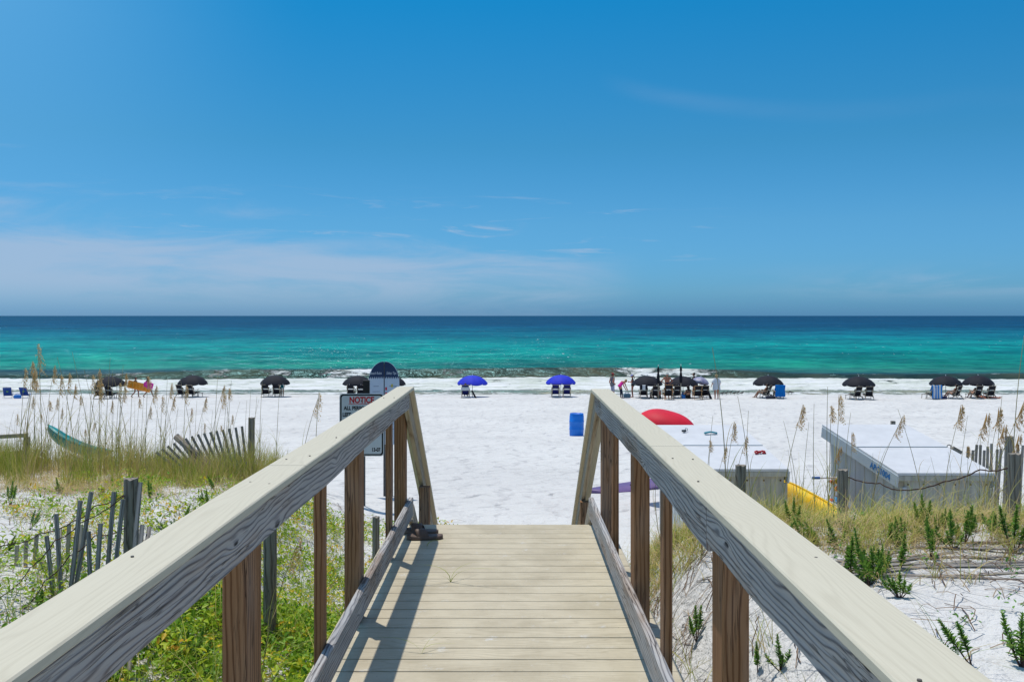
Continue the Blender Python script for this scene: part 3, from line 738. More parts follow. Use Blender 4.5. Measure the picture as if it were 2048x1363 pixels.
def make_chair(cloth, woodm, foot=False, text=True, reclin=0.0):
    root = thing('beach_chair', 'beach chair', 'chair')
    w = .27
    B0 = Vector((0, -.02, .30)); Bt = Vector((0, -.36 - reclin, .97 - reclin * .3)); bd = (Bt - B0).normalized()
    for s in (-1, 1):
        MB().prism((s * w, .50, .40), (s * w, -.30, .22), .028, .05).build('seat_rail', woodm, root)
        MB().prism(B0 + Vector((s * w * .9, 0, -.12)), Bt + Vector((s * w * .9, 0, 0)), .028, .045, up=(0, 1, .4)).build('back_upright', woodm, root)
        MB().prism((s * w * 1.02, .42, -.02), (s * w * 1.02, .30, .60), .026, .045, up=(0, 1, 0)).build('leg', woodm, root)
        MB().prism((s * w * 1.02, -.42, -.02), (s * w * 1.02, .02, .46), .026, .045, up=(0, 1, 0)).build('leg', woodm, root)
        MB().prism((s * w * 1.08, .45, .60), (s * w * 1.08, -.22, .56), .06, .022).build('armrest', woodm, root)
    for p in (Vector((0, -.40, .05)), Vector((0, .40, .08)), Bt + Vector((0, 0, -.01)), B0 + bd * .42):
        MB().prism(p + Vector((-w, 0, 0)), p + Vector((w, 0, 0)), .03, .03).build('crossbar', woodm, root)
    def sling(f0, f1, ww, mat, nm, back=-.015):
        a = B0.lerp(Bt, f0); b_ = B0.lerp(Bt, f1); mb = MB(); rings = []; lens = []
        nrm = Vector((0, -bd.z, bd.y)).normalized()
        for i in range(7):
            f = i / 6; p = a.lerp(b_, f) + nrm * (.02 * math.sin(f * math.pi) + back)
            rings.append([p + Vector((-ww, 0, 0)), p + Vector((ww, 0, 0)), p + Vector((ww, 0, 0)) - nrm * .012, p + Vector((-ww, 0, 0)) - nrm * .012]); lens.append(f)
        mb.ring_loft(rings, lens); return mb.build(nm, mat, root)
    sling(-.10, .42, w * .93, cloth, 'back_sling'); band = sling(.45, .68, w * 1.12, cloth, 'back_band', -.045 + .0); sling(.71, 1.0, w * .93, cloth, 'headrest')
    if text:
        # bold white print across the band
        nrm = Vector((0, -bd.z, bd.y)).normalized(); mb = MB(); c_ = B0.lerp(Bt, .56) - nrm * .0 + Vector((0, -.052, -.02))
        for i, (x, wd, hh_) in enumerate(((-.12, .045, .05), (-.06, .03, .06), (-.015, .04, .045), (.04, .03, .055), (.09, .05, .045))):
            mb.box(c_ + Vector((x, 0, 0)), (wd, .004, hh_), Matrix.Rotation(R(-27), 3, 'X'), ch=.001)
        mb.build('white_print', M_WHT, band)
    mb = MB(); rings = []
    for i in range(7):
        f = i / 6; p = Vector((0, .48, .42)).lerp(Vector((0, -.10, .28)), f) + Vector((0, 0, -.05 * math.sin(f * math.pi)))
        rings.append([p + Vector((-w * .9, 0, 0)), p + Vector((w * .9, 0, 0)), p + Vector((w * .9, 0, -.012)), p + Vector((-w * .9, 0, -.012))])
    mb.ring_loft(rings, [i / 6 for i in range(7)]); mb.build('seat_sling', cloth, root)
    if foot:
        for s in (-1, 1): MB().prism((s * w * .8, .46, .38), (s * w * .8, 1.02, .26), .025, .045).build('footrest_rail', woodm, root)
        for s in (-1, 1): MB().prism((s * w * .8, .98, -.02), (s * w * .8, .92, .28), .025, .04, up=(0, 1, 0)).build('footrest_leg', woodm, root)
        mb = MB(); mb.prism((0, .50, .385), (0, 1.0, .275), w * 1.5, .014); mb.build('footrest', cloth, root)
    return root

first = {}
def put(key, maker, x, y, rz, label, group, sc=1.0, z=None, tilt=0.0):
    if key not in first: first[key] = o = maker()
    else: o = dup(first[key])
    o.location = (x, y, H(x, y) if z is None else z); o.rotation_euler = (0, tilt, rz); o.scale = (sc, sc, sc)
    o['label'] = label; o['group'] = group; return o
mkU = {'black': lambda: make_umbrella(C_BLACK), 'blue': lambda: make_umbrella(C_BLUE), 'grey': lambda: make_umbrella(C_GREYP, .60, 1.08, 1.42)}
GU = 'umbrellas along the waterline'; GC = 'beach chairs facing the sea'
def umb(kind, cx, base, lab, sc=1.0, tilt=0.0, dy=.35):
    x, y, z = spot(cx, base)
    return put('u' + kind, mkU[kind], x, y + dy, random.uniform(0, .78), lab, GU, sc, tilt=tilt)
def chair(kind, cx, base, lab, rz=0.0, foot=False, sc=1.0, wood_=None):
    x, y, z = spot(cx, base)
    key = 'c' + kind + str(foot)
    cl = {'black': C_BLACK, 'blue': C_NAVY}[kind.split('_')[0]]; wd = W_CHAIR if kind.endswith('_w') else W_CHAIRG
    return put(key, lambda: make_chair(cl, wd, foot), x, y, rz, lab, GC, sc)
umb('black', 217, 794.5, 'leftmost black beach umbrella, behind the tall sea oats at left')
chair('black', 199, 795, 'left chair under the leftmost black umbrella', foot=True, rz=-.12)
chair('black', 220, 795, 'right chair under the leftmost black umbrella', foot=True, rz=-.12)
umb('black', 382, 792.5, 'black umbrella just right of the two walkers carrying bright floats')
chair('black', 363, 793, 'left chair of the pair under the second black umbrella from the left', rz=-.3, foot=True)
chair('black', 384, 793, 'right chair of the pair under the second black umbrella from the left', rz=-.3, foot=True)
umb('black', 548, 791.5, 'black umbrella third from the left, halfway between the thicket and the notice sign')
chair('black', 532, 792, 'left chair under the third black umbrella from the left')
chair('black', 554, 792, 'right chair under the third black umbrella, next to a person in pale blue')
umb('black', 713, 791.5, 'black umbrella directly above the notice sign, partly hidden by its black box')
chair('black', 702, 792, 'left black chair seen just above the notice sign')
chair('black', 722, 792, 'right black chair seen just above the notice sign', )
umb('black', 781, 793, 'black umbrella almost hidden behind the beach rules sign')
umb('blue', 944.5, 793, 'royal blue umbrella at left of the blue pair, over a single chair')
chair('blue', 931, 794, 'single navy chair draped with a white towel under the left blue umbrella')
umb('blue', 1122, 792, 'royal blue umbrella at right of the blue pair, over two navy chairs')
chair('blue', 1111, 793, 'left navy chair of the pair under the right blue umbrella')
chair('blue', 1133.5, 793, 'right navy chair of the pair under the right blue umbrella')
umb('black', 1296, 793, 'black umbrella left of the sunhatted man in the busy group')
chair('black', 1287, 794, 'leftmost black chair of the busy group with a white towel on its headrest')
chair('black', 1310, 794.5, 'black chair just left of the upright wooden chair in the busy group', rz=.1)
umb('black', 1368, 793, 'black umbrella right of the sunhatted man, behind a folded umbrella')
chair('black', 1353, 794.5, 'black chair between the upright wooden chair and the right folded umbrella', rz=.1)
chair('black_w', 1336, 797, 'orange wood chair standing upright in front of the sunhatted man', sc=1.12)
chair('black_w', 1395, 796.5, 'black chair with orange wood legs just left of the lilac umbrella', sc=1.05)
chair('black', 1409, 795, 'black chair under the lilac umbrella, nearest the woman in white', rz=.05)
for cx, lab in ((1316.5, 'left of the two tall folded black umbrellas'), (1361.8, 'right of the two tall folded black umbrellas')):
    x, y, z = spot(cx, 796); put('fold', make_closed_umbrella, x, y, 0, lab, 'folded umbrellas standing in the sand')
umb('grey', 1403, 793, 'small silvery lilac umbrella left of the woman in a white shirt', 1.08, .22, 1.2)
umb('black', 1539, 794, 'black umbrella shading the chair with a bright blue towel')
chair('black', 1533, 795, 'angled black chair with a person in it beside the blue towel chair', rz=.9)
chair('black', 1557, 796, 'chair fully covered by a bright blue towel')
umb('black', 1721, 796, 'black umbrella over two empty chairs between the two white lockers')
chair('black', 1713, 798, 'left empty chair under the umbrella between the two white lockers', rz=.25, foot=True)
chair('black', 1737, 798, 'right empty chair under the umbrella between the two white lockers', rz=-.1)
umb('black', 1896, 794, 'left one of the two touching black umbrellas at far right')
chair('black', 1866, 796, 'chair draped with a blue and white striped towel at far right', rz=.2, foot=True)
chair('black', 1912, 796.5, 'chair turned sideways between the striped towel chair and the far right pair', rz=.55)
umb('black', 1961, 793.5, 'rightmost black umbrella of the whole row')
chair('black', 1954, 795.5, 'left chair under the rightmost umbrella', rz=.15, foot=True)
chair('black', 1980, 795.5, 'rightmost chair of the whole row')

# low folding chairs with bag at far left
M_BLUEF = pm('bright_blue_fabric', (.012, .05, .22), (.016, .065, .28), 8, .7)
M_TUBE = pm('aluminium_tube', (.35, .35, .36), (.45, .45, .46), 9, .35, .5, metal=.8)
M_LIME = pm('lime_print', (.25, .5, .05), None, 8, .6)
def low_chair():
    r = thing('folding_chair', 'x', 'chair'); w = .28
    for s in (-1, 1):
        MB().tube([(s * w, -.36, .80), (s * w, -.02, .18), (s * w, .42, .26)], .013, 8).build('side_tube', M_TUBE, r)
        MB().tube([(s * w, -.30, 0), (s * w, .30, .45), (s * w, -.12, .47)], .012, 8).build('leg', M_TUBE, r)
        MB().tube([(s * w, .34, 0), (s * w, -.1, .36)], .012, 8).build('leg', M_TUBE, r)
        MB().box((s * w, .08, .47), (.05, .34, .025)).build('armrest', M_BLK, r)
    bk = MB().prism((0, -.035, .20), (0, -.36, .80), .54, .02, up=(0, .9, .5)).build('backrest', M_BLUEF, r)
    MB().prism((0, -.02, .19), (0, .42, .27), .54, .02).build('seat', M_BLUEF, r)
    MB().lathe([(.075, 0), (.075, .004), (0, .005)], 12, (0, -.235, .52), Matrix.Rotation(R(62), 3, 'X')).build('printed_badge', M_LIME, bk)
    return r
for cx, rz, lab in ((16, .3, 'low blue folding chair at the far left edge with lime badge'), (50, .05, 'low blue folding chair just right of the blue bag')):
    x, y, z = spot(cx, 794); put('low', low_chair, x, y, rz, lab, 'low blue folding chairs')
def bag(cx, base, sx, sy, sz, mat, label, rz=0, name='beach_bag', cat='bag'):
    x, y, z = spot(cx, base); r = thing(name, label, cat, (x, y, z - .01), rz)
    mb = MB(); rings = []; lens = []
    for i in range(9):
        f = i / 8; k = .86 + .18 * math.sin(f * math.pi) - (.35 * (f > .93)); a, b_ = sx / 2 * k, sy / 2 * k
        rings.append([Vector((a * math.copysign(abs(math.cos(q)) ** .6, math.cos(q)), b_ * math.copysign(abs(math.sin(q)) ** .6, math.sin(q)), sz * f)) for q in [2 * math.pi * j / 16 for j in range(16)]]); lens.append(f)
    mb.ring_loft(rings, lens); mb.build('bag_body', mat, r, True)
    for s in (-1, 1): MB().tube([(-sx * .25, s * sy * .35, sz * .9), (-sx * .2, s * sy * .35, sz * 1.3), (sx * .2, s * sy * .35, sz * 1.3), (sx * .25, s * sy * .35, sz * .9)], .012, 6).build('handle', mat, r)
    return r
M_CYAN = pm('cyan_bag_cloth', (.02, .16, .50), (.03, .20, .58), 8, .6)
bag(35, 795, .50, .3, .28, M_CYAN, 'bright blue square bag between the two low blue chairs')
bag(1254, 793, .55, .3, .34, pm('slate_bag_cloth', (.06, .12, .17), (.09, .17, .24), 8, .7), 'slate blue bag at the feet of the woman bending over')
bag(1366, 794, .35, .25, .32, M_CYAN, 'blue bag beside the dark-haired woman sitting on the sand')
bag(1541, 796, .7, .3, .25, pm('dark_bag_cloth', (.03, .035, .05), (.05, .05, .07), 8, .7), 'dark bundle on the sand beside the blue towel chair')
bag(1887, 796, .45, .25, .22, pm('navy_bag_cloth', (.015, .02, .06), (.03, .03, .09), 8, .7), 'navy bag right of the striped towel chair')
def leaning(cx, base, h, w, ang, label):
    x, y, z = spot(cx, base); r = thing('folded_chair_bag', label, 'bag', (x, y, z))
    mb = MB(); d = Vector((math.sin(ang), 0, math.cos(ang)))
    mb.prism(Vector((0, 0, -.03)) - d * 0, d * h, w, .16, up=(0, 1, 0), ch=.03, n=6, warp=lambda f, a, b_: (0, .01 * math.sin(f * 9))); mb.build('bag_body', C_BLACK, r)
    MB().tube([d * h * .3 + Vector((0, -.09, 0)), d * h * .5 + Vector((0, -.16, 0)), d * h * .7 + Vector((0, -.09, 0))], .014, 6).build('strap', C_BLACK, r)
leaning(952, 795, .62, .12, -.5, 'black bag leaning beside the single navy chair')
leaning(1423, 796, .62, .14, -.42, 'black bag leaning behind the woman in white')
# towels on chairs
def towel(cx, base, rz, mats, label, drop=.75, w=.62, stripes=1, over=.38, z0=1.0, y0=-.42):
    x, y, z = spot(cx, base); r = thing('beach_towel', label, 'towel', (x, y, z), rz)
    mb = MB(); n = 16; m = 14
    back = [(y0 - .03 - .02 * f, z0 - drop * f) for f in [i / 8 for i in range(9)]][::-1] + [(y0 + .02, z0 + .025)] + [(y0 + .06 + .12 * f, z0 - over * f) for f in [i / 6 for i in range(1, 7)]]
    for lay in (0, .012):
        b0 = len(mb.v)
        for j, (yy, zz) in enumerate(back):
            for i in range(n + 1):
                u = i / n; mb.v.append(((u - .5) * w * (1 + .05 * math.sin(j)), yy + lay - .012 * math.sin(u * 17 + j * .3), zz - lay + .006 * math.sin(u * 9)))
        for j in range(len(back) - 1):
            for i in range(n):
                a = b0 + j * (n + 1) + i; mb.cm = (int((i + .5) / n * stripes) % 2) if stripes > 1 else 0
                f = (a, a + 1, a + n + 2, a + n + 1); mb.face(f if lay == 0 else f[::-1])
    mb.build('towel_cloth', mats, r, True); return r
M_TB = pm('bright_blue_towel', (.01, .17, .50), (.008, .12, .40), 14, .95, .05, .01)
M_TW = pm('white_towel', (.60, .60, .60), (.52, .53, .55), 14, .95, .05, .01)
towel(1557, 796, 0, [M_TB], 'bright blue towel hanging over the back of a chair', .80, .70)
towel(1866, 796, .2, [pm('sky_blue_towel', (.02, .22, .60), None, 14, .95), M_TW], 'blue and white striped towel hanging over a chair back', .92, .80, 7)
towel(931, 794, 0, [M_TW], 'white towel band across the single navy chair', .22, .60, 1, .1, .80, -.36)
towel(1286, 794, 0, [C_BLACK, M_TW], 'black and white towel over the headrest of the leftmost busy-group chair', .30, .56, 3, .2)

# ------------------------------------------------------------------ blue barrel
M_BAR = pm('blue_barrel_plastic', (.003, .16, .62), (.006, .20, .72), 3, .45, .4)
x, y, z = spot(1153, 869); bz = H(x, y)
br = thing('barrel', 'bright blue plastic barrel standing alone in the middle of the beach', 'barrel', (x, y, bz - .02), 0)
br.rotation_euler = (0, R(.5), 0)
prof = [(.0, 0), (.25, 0), (.272, .02), (.278, .06), (.285, .26), (.293, .28), (.293, .31), (.285, .33), (.288, .56), (.296, .58), (.296, .61), (.287, .63), (.284, .80), (.276, .84), (.262, .87), (.255, .885), (.262, .895), (.265, .90), (.255, .90), (.245, .87), (.235, .86), (.21, .85), (.0, .85)]
MB().lathe(prof, 40).build('drum', M_BAR, br, True)
MB().lathe([(.268, .875), (.275, .88), (.275, .905), (.268, .91), (.262, .905)], 40).build('rim_band', M_BAR, br, True)

# ------------------------------------------------------------------ storage lockers
def wallboards(name, c1, c2):
    m, t, b = new_mat(name)
    co = t.node('ShaderNodeTexCoord').outputs['Object']; x, y, z = t.sep(co)
    st_ = t.noise(t.comb(t.math('MULTIPLY', x, 22.0), t.math('MULTIPLY', y, 22.0), t.math('MULTIPLY', z, .8)), 1, 4, .6)
    bl = t.noise(co, 2.5, 4, .6)
    c = t.mix(t.mr(st_, .4, .65), c1, c2); c = t.mix(t.mr(bl, .5, .7, 0, .35), c, tuple(q * .7 for q in c2))
    t.set(b.inputs['Base Color'], c); b.inputs['Roughness'].default_value = .75
    t.l.new(t.bump(st_, .003), b.inputs['Normal']); return m
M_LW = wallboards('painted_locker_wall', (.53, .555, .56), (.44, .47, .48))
M_LF = wallboards('shade_grey_locker_front', (.40, .40, .35), (.28, .28, .245))  # darker wall tone: shade on the sun-averted fronts put into the colour
M_ROOF = pm('white_locker_roof', (.60, .61, .62), (.54, .55, .56), 5, .6, .3, .003)
M_TRIM = pm('pale_locker_trim', (.42, .47, .50), (.38, .43, .46), 9, .6)
M_RUST = pm('rusty_metal', (.13, .06, .03), (.08, .05, .04), 30, .7)
M_BLUET = pm('blue_number_paint', (.02, .16, .42), None, 10, .6)
def locker(label, fl, fr, bl, brr, zf, zb, number=None, group='white storage lockers behind the right dune'):
    fl, fr, bl, brr = [Vector(v) for v in (fl, fr, bl, brr)]
    c = (fl + fr + bl + brr) / 4; g = min(H(v.x, v.y) for v in (fl, fr, bl, brr)) - .06
    r = thing('storage_locker', label, 'locker', (c.x, c.y, g), 0, group)
    L = lambda v, z: Vector((v.x - c.x, v.y - c.y, z - g))
    def wall(a, b_, za, zb_, nm, mat, th=.03):
        a, b_ = Vector(a), Vector(b_); d = (b_ - a).normalized(); nrm = Vector((d.y, -d.x, 0))
        mb = MB(); n = max(2, int((b_ - a).length / .3)); rings = []; 
        q = [L(a, g), L(b_, g), L(b_, zb_), L(a, za)]
        mb.ring_loft([[p for p in q], [p - nrm * th for p in q]], [0, th]); w = mb.build(nm, mat, r)
        return w, d, nrm
    ins = .04
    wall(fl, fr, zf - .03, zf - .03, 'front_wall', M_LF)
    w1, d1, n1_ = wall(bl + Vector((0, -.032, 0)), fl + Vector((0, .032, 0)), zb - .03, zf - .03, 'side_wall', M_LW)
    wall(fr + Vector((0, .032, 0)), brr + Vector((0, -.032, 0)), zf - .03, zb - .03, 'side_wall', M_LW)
    wall(brr, bl, zb - .03, zb - .03, 'back_wall', M_LW)
    # vertical board joints on the left wall
    for i in range(1, 8):
        p = bl.lerp(fl, i / 8); zt_ = zb + (zf - zb) * i / 8 - .2
        MB().prism(L(p + Vector((-.003, 0, 0)), g + .02), L(p + Vector((-.003, 0, 0)), zt_), .006, .008, up=(0, 1, 0), ch=.001).build('board_joint', M_LF, w1)
    # sloping lid with overhang
    ov = .05; mb = MB()
    ov2 = .11; q = [L(fl + Vector((-ov2, -ov, 0)), zf), L(fr + Vector((ov, -ov, 0)), zf), L(brr + Vector((ov, ov, 0)), zb), L(bl + Vector((-ov2, ov, 0)), zb)]
    mb.ring_loft([[p + Vector((0, 0, -.032)) for p in q], q], [0, .03]); lid = mb.build('lid', M_ROOF, r)
    m1, m2 = (q[0] + q[3]) / 2, (q[1] + q[2]) / 2
    MB().prism(m1 + Vector((.0, 0, .003)), m2 + Vector((0, 0, .003)), .05, .006, ch=.002).build('lid_joint', M_TRIM, lid)
    # deep side trim and front trim
    for a, b_ in ((q[3], q[0]), (q[1], q[2])):
        MB().prism(a + Vector((0, 0, -.115)), b_ + Vector((0, 0, -.115)), .022, .16, ch=.003).build('lid_trim', M_TRIM, lid)
    MB().prism(q[0] + Vector((.012, .012, -.07)), q[1] + Vector((-.012, .012, -.07)), .02, .07, ch=.003).build('lid_trim', M_LF, lid)
    for i in range(6):
        p = fl.lerp(fr, .04 + .92 * i / 5); mb = MB(); mb.lathe([(.012, 0), (.012, .006), (0, .009)], 8, L(p, zf - .16 - .0) + Vector((0, -.004, 0)), Matrix.Rotation(R(90), 3, 'X')); mb.build('bolt', M_RUST, r)
    MB().prism(L(fl + Vector((-.012, -.012, 0)), g), L(fl + Vector((-.012, -.012, 0)), zf - .19), .05, .05, up=(0, 1, 0)).build('corner_post', M_TRIM, r)
    MB().prism(L(fr + Vector((.012, -.012, 0)), g), L(fr + Vector((.012, -.012, 0)), zf - .19), .05, .05, up=(0, 1, 0)).build('corner_post', M_LF, r)
    if number:
        d = (q[0] - q[3]).normalized(); xa = Vector((-1, 0, 0)); xa = d; ya = Vector((0, 0, 1)); ya = (ya - xa * ya.dot(xa)).normalized(); za = xa.cross(ya)
        M3 = Matrix((xa, ya, za)).transposed()
        text_obj(number, .115, 'number', M_BLUET, lid, q[0] - d * .66 + Vector((-.0135, 0, -.115)) - ya * .04, M3.to_euler(), 'LEFT', sx=1.1, bold=.004)
    return r, L, g
Yf, Yb = 12.0, 13.92
def V2(p): return (p.x, p.y, 0)
B2 = [px(1809, 945, Yf), px(1979, 943, Yf), px(1661, 849, Yb), px(1808, 849, Yb)]
zf = px(0, 944, Yf).z; zb = px(0, 849, Yb).z
lk2, L2, g2 = locker('right white storage locker with blue number on its sloping lid trim', *[V2(p) for p in B2], zf, zb, 'ABC1004')
Y1f, Y1b = 12.2, 14.15
B1 = [px(1386, 936, Y1f), px(1568, 936, Y1f), px(1319, 850, Y1b), px(1475, 850, Y1b)]
lk1, L1, g1_ = locker('left white storage locker partly hidden by the railing', *[V2(p) for p in B1], px(0, 936, Y1f).z, px(0, 850, Y1b).z)
# things lying on the lids
def lid_point(B, zf_, zb_, u, v):   # u across, v from front to back
    f = B[0].lerp(B[1], u); b_ = B[2].lerp(B[3], u); p = f.lerp(b_, v); return Vector((p.x, p.y, zf_ + (zb_ - zf_) * v))
z1f, z1b = px(0, 936, Y1f).z, px(0, 850, Y1b).z
M_TEAL = pm('teal_plastic', (.0, .20, .26), (.0, .26, .33), 8, .4, .4)
M_REDC = pm('red_rope', (.45, .01, .02), (.35, .008, .016), 8, .6)
p = lid_point(B1, z1f, z1b, .545, .77); r = thing('rope_hank', 'teal hank of rope lying on the left locker lid', 'rope', p + Vector((0, 0, .004)), .1)
for i in range(4):
    MB().tube([(-.09, -.015 + i * .01, .012), (-.05, -.02 + i * .013, .022), (0, -.006 + i * .004, .03), (.05, -.02 + i * .013, .022), (.10, -.015 + i * .01, .012)], .011, 8).build('strand', M_TEAL, r, True)
p = lid_point(B1, z1f, z1b, .90, .30); r = thing('rope_knot', 'small red knotted rope at the right edge of the left locker lid', 'rope', p + Vector((0, 0, .004)), .2)
for s in (-1, 1): MB().tube([(0, 0, .02), (s * .04, .02, .035), (s * .075, 0, .03), (s * .075, -.02, .012), (s * .03, -.015, .012)], .013, 8).build('loop', M_REDC, r, True)
MB().lathe([(0, -.02), (.018, -.012), (.022, 0), (.018, .012), (0, .02)], 10, (0, 0, .025)).build('knot', M_REDC, r, True)
p = lid_point(B1, z1f, z1b, .24, .82); r = thing('padlock', 'small dark padlock on the left locker lid', 'padlock', p + Vector((0, 0, .003)), .5)
MB().box((0, 0, .018), (.06, .04, .03)).build('lock_body', M_DKPOST, r); MB().tube([(.02, 0, .03), (.03, 0, .055), (.06, 0, .05), (.07, 0, .01)], .006, 6).build('shackle', M_TUBE, r)
p = px(1786, 845, 14.6); r = thing('wooden_block', 'small wooden post end poking up behind the right locker lid', 'post', (p.x, p.y, H(p.x, p.y)))
MB().prism((0, 0, -.2), (0, 0, p.z - r.location.z + .03), .06, .06, up=(0, 1, 0)).build('post_body', W_POST, r)
p = px(1905, 893, 13.0); r = thing('hinged_bracket', 'grey wooden bracket with a metal ring at the right edge of the right locker', 'bracket', (p.x + .05, p.y, p.z - .05))
MB().box((0, 0, -.02), (.14, .05, .10), Matrix.Rotation(R(30), 3, 'Y')).build('plate', W_POST, r)
MB().prism((0, 0, -.05), (0, 0, H(p.x, p.y) - r.location.z - .1), .05, .05, up=(0, 1, 0)).build('stake', W_POST, r)
MB().tube([(-.10 + .03 * math.cos(a), 0, .05 + .03 * math.sin(a)) for a in [i * .65 for i in range(11)]], .007, 6).build('ring', M_DKPOST, r)

# ------------------------------------------------------------------ kayaks and boards
def kayak(label, mat, L=3.0, W_=.74, D=.34, loc=(0, 0, 0), rot=(0, 0, 0), name='kayak', cat='kayak', handle=True, axes=None, pw=2.6):
    r = thing(name, label, cat, loc); r.rotation_euler = rot
    if axes:
        yv = Vector(axes[0]).normalized(); zv = Vector(axes[1]); zv = (zv - yv * zv.dot(yv)).normalized(); r.rotation_euler = Matrix((yv.cross(zv), yv, zv)).transposed().to_euler()
    n = 26; mb = MB(); rings = []; lens = []
    for i in range(n + 1):
        f = i / n; s = abs(2 * f - 1); w = W_ / 2 * (1 - s ** pw) ** .75 + .012; d = D * (1 - s ** 3.2) ** .6 + .02; up_ = .10 * s ** 2.2
        y = (f - .5) * L; ring = []
        for k in range(20):
            a = 2 * math.pi * k / 20; ca, sa = math.cos(a), math.sin(a)
            xx = w * math.copysign(abs(ca) ** .75, ca)
            zz = (d * .28 * abs(sa) ** .8 if sa > 0 else -d * .72 * abs(sa) ** .8) + up_
            if sa > 0 and s < .62: zz -= .13 * (1 - (s / .62) ** 2) * max(0, 1 - abs(xx) / (w * .72)) ** .7 * 1.3
            ring.append(Vector((xx, y, zz)))
        rings.append(ring); lens.append(y)
    mb.ring_loft(rings, lens); mb.build('hull', mat, r, True)
    for s in (-1, 1):
        MB().tube([(s * (W_ / 2 * (1 - abs(2 * f - 1) ** pw) ** .75 + .022), (f - .5) * L, .10 * abs(2 * f - 1) ** 2.2 + .005) for f in [i / 20 for i in range(21)]], .013, 6).build('gunwale', mat, r, True)
        if handle: MB().tube([(-.05, s * L * .47, .15), (0, s * L * .50, .21), (.05, s * L * .47, .15)], .014, 6).build('carry_handle', M_BLK, r)
    MB().box((0, -.15, .02), (W_ * .45, .32, .03), ch=.012).build('seat_pad', M_BLK, r)
    return r
M_YEL = pm('yellow_kayak_plastic', (.80, .58, .0), (.80, .44, .0), 1.6, .4, .4)
M_WHK = pm('white_hull_plastic', (.55, .57, .57), (.46, .48, .48), 3, .45)
M_REDK = pm('red_kayak_plastic', (.66, .008, .03), (.56, .01, .03), 3, .62, .25)
M_TEALK = pm('teal_kayak_plastic', (.0, .20, .20), (.0, .25, .24), 3, .4, .4)
kayak('yellow kayak lying on its side beside the left locker', M_YEL, 4.2, .86, .36, (4.0, 12.5, H(4.0, 12.4) + .42), (R(-1), R(-72), R(2)), pw=4)
kayak('white kayak leaning behind the yellow one between the lockers', M_WHK, 4.4, .84, .34, (4.46, 12.9, H(4.5, 13) + .26), (R(-1), R(-76), R(4)), pw=4)
pr = px(1332, 862, 17.0)
kayak('red kayak turned upside down behind the left locker', M_REDK, 1.32, 1.0, .50, pr, axes=((-.92, .15, .24), (-.26, .1, -1)), pw=2.3)
pt = px(140, 872, 16.6)
kayak('teal kayak half hidden in the grass at left', M_TEALK, 1.25, .50, .22, (pt.x, 16.9, pt.z - .17), axes=((-.90, -.1, .40), (.35, .22, .9)), handle=False)
pk = thing('paddle_board', 'purple paddle board lying flat on the beach behind the right railing', 'board', (2.62, 19.4, H(2.6, 19.4) + .03), R(-52)); 
mb = MB(); rings = []; 
for i in range(21):
    f = i / 20; s = abs(2 * f - 1); w = .40 * (1 - s ** 2.8) ** .6 + .01; y = (f - .5) * 2.6; z = .06 * s ** 3
    rings.append([Vector((-w, y, z)), Vector((-w * .9, y, z - .04)), Vector((w * .9, y, z - .04)), Vector((w, y, z)), Vector((w * .88, y, z + .035)), Vector((-w * .88, y, z + .035))])
mb.ring_loft(rings, [i / 8 for i in range(21)]); mb.build('deck_pad', pm('purple_board', (.11, .07, .19), (.16, .10, .22), 2, .5), pk, True)
MB().prism((0, -1.0, .0), (0, -1.2, -.005), .01, .02).build('fin', M_BLK, pk)
MB().box((0, 0, .045), (.10, .16, .02), ch=.006).build('carry_handle', M_BLK, pk)
# beach toys hanging in a net bag on the right locker
ptoy = px(1668, 985, 13.35); r = thing('toy_net_bag', 'net bag of bright plastic beach toys hanging on the right locker', 'toy bag', (4.70, 13.10, ptoy.z + .03))
cols = [(.75, .10, .01), (.8, .45, .02), (.02, .25, .6), (.25, .55, .03), (.75, .02, .10), (.8, .12, .02), (.03, .12, .5), (.8, .25, .3)]
for i in range(22):
    a = random.uniform(-.10, .10); z = random.uniform(-.34, .32); y = random.uniform(-.09, .09); cc = cols[i % 8]; q = random.uniform(.035, .065)
    mb = MB(); Mx = Euler((random.uniform(0, 3), random.uniform(0, 3), 0)).to_matrix()
    if i % 3 == 0: mb.lathe([(.0, -q), (q * .7, -q), (q, q), (q * .9, q), (q * .6, -q * .8), (0, -q * .8)], 12, (a, y, z), Mx); nm = 'toy_bucket'
    elif i % 3 == 1: mb.tube([(a, y, z), (a + q, y, z + q), (a + q, y + q, z + 2 * q)], [q * .7, q * .3, q * .5], 8); nm = 'toy_spade'
    else: mb.lathe([(0, -q), (q * .7, -q * .7), (q, 0), (q * .7, q * .7), (0, q)], 10, (a, y, z), Mx); nm = 'toy_ball'
    mb.build(nm, pm('toy_plastic_%d' % (i % 8), cc, None, 5, .35, .5), r, True)
mb = MB()
for k in range(8):
    a = 2 * math.pi * k / 8
    mb.tube([(.14 * math.cos(a + q * 2) * math.sin(min(1, .15 + q) * math.pi) ** .5 if q < .85 else 0, .12 * math.sin(a + q * 2) * math.sin(min(1, .15 + q) * math.pi) ** .5 if q < .85 else 0, -.38 + .85 * q) for q in [i / 8 for i in range(8)] + [1.0]], .003, 4)
mb.build('net', pm('white_net_cord', (.5, .5, .45), None, 5, .8), r)
pp = px(1660, 955, 13.2); r = thing('pole', 'thin white pole with blue tip sticking out from the right locker', 'pole', (4.42, 13.2, pp.z))
MB().tube([(.04, 0, 0), (.52, .05, .0)], .014, 8).build('shaft', C_WHITE, r); MB().tube([(-.06, 0, 0), (.05, 0, 0)], .019, 8).build('blue_tip', pm('blue_tip_plastic', (.05, .14, .38), None, 5, .5), r)

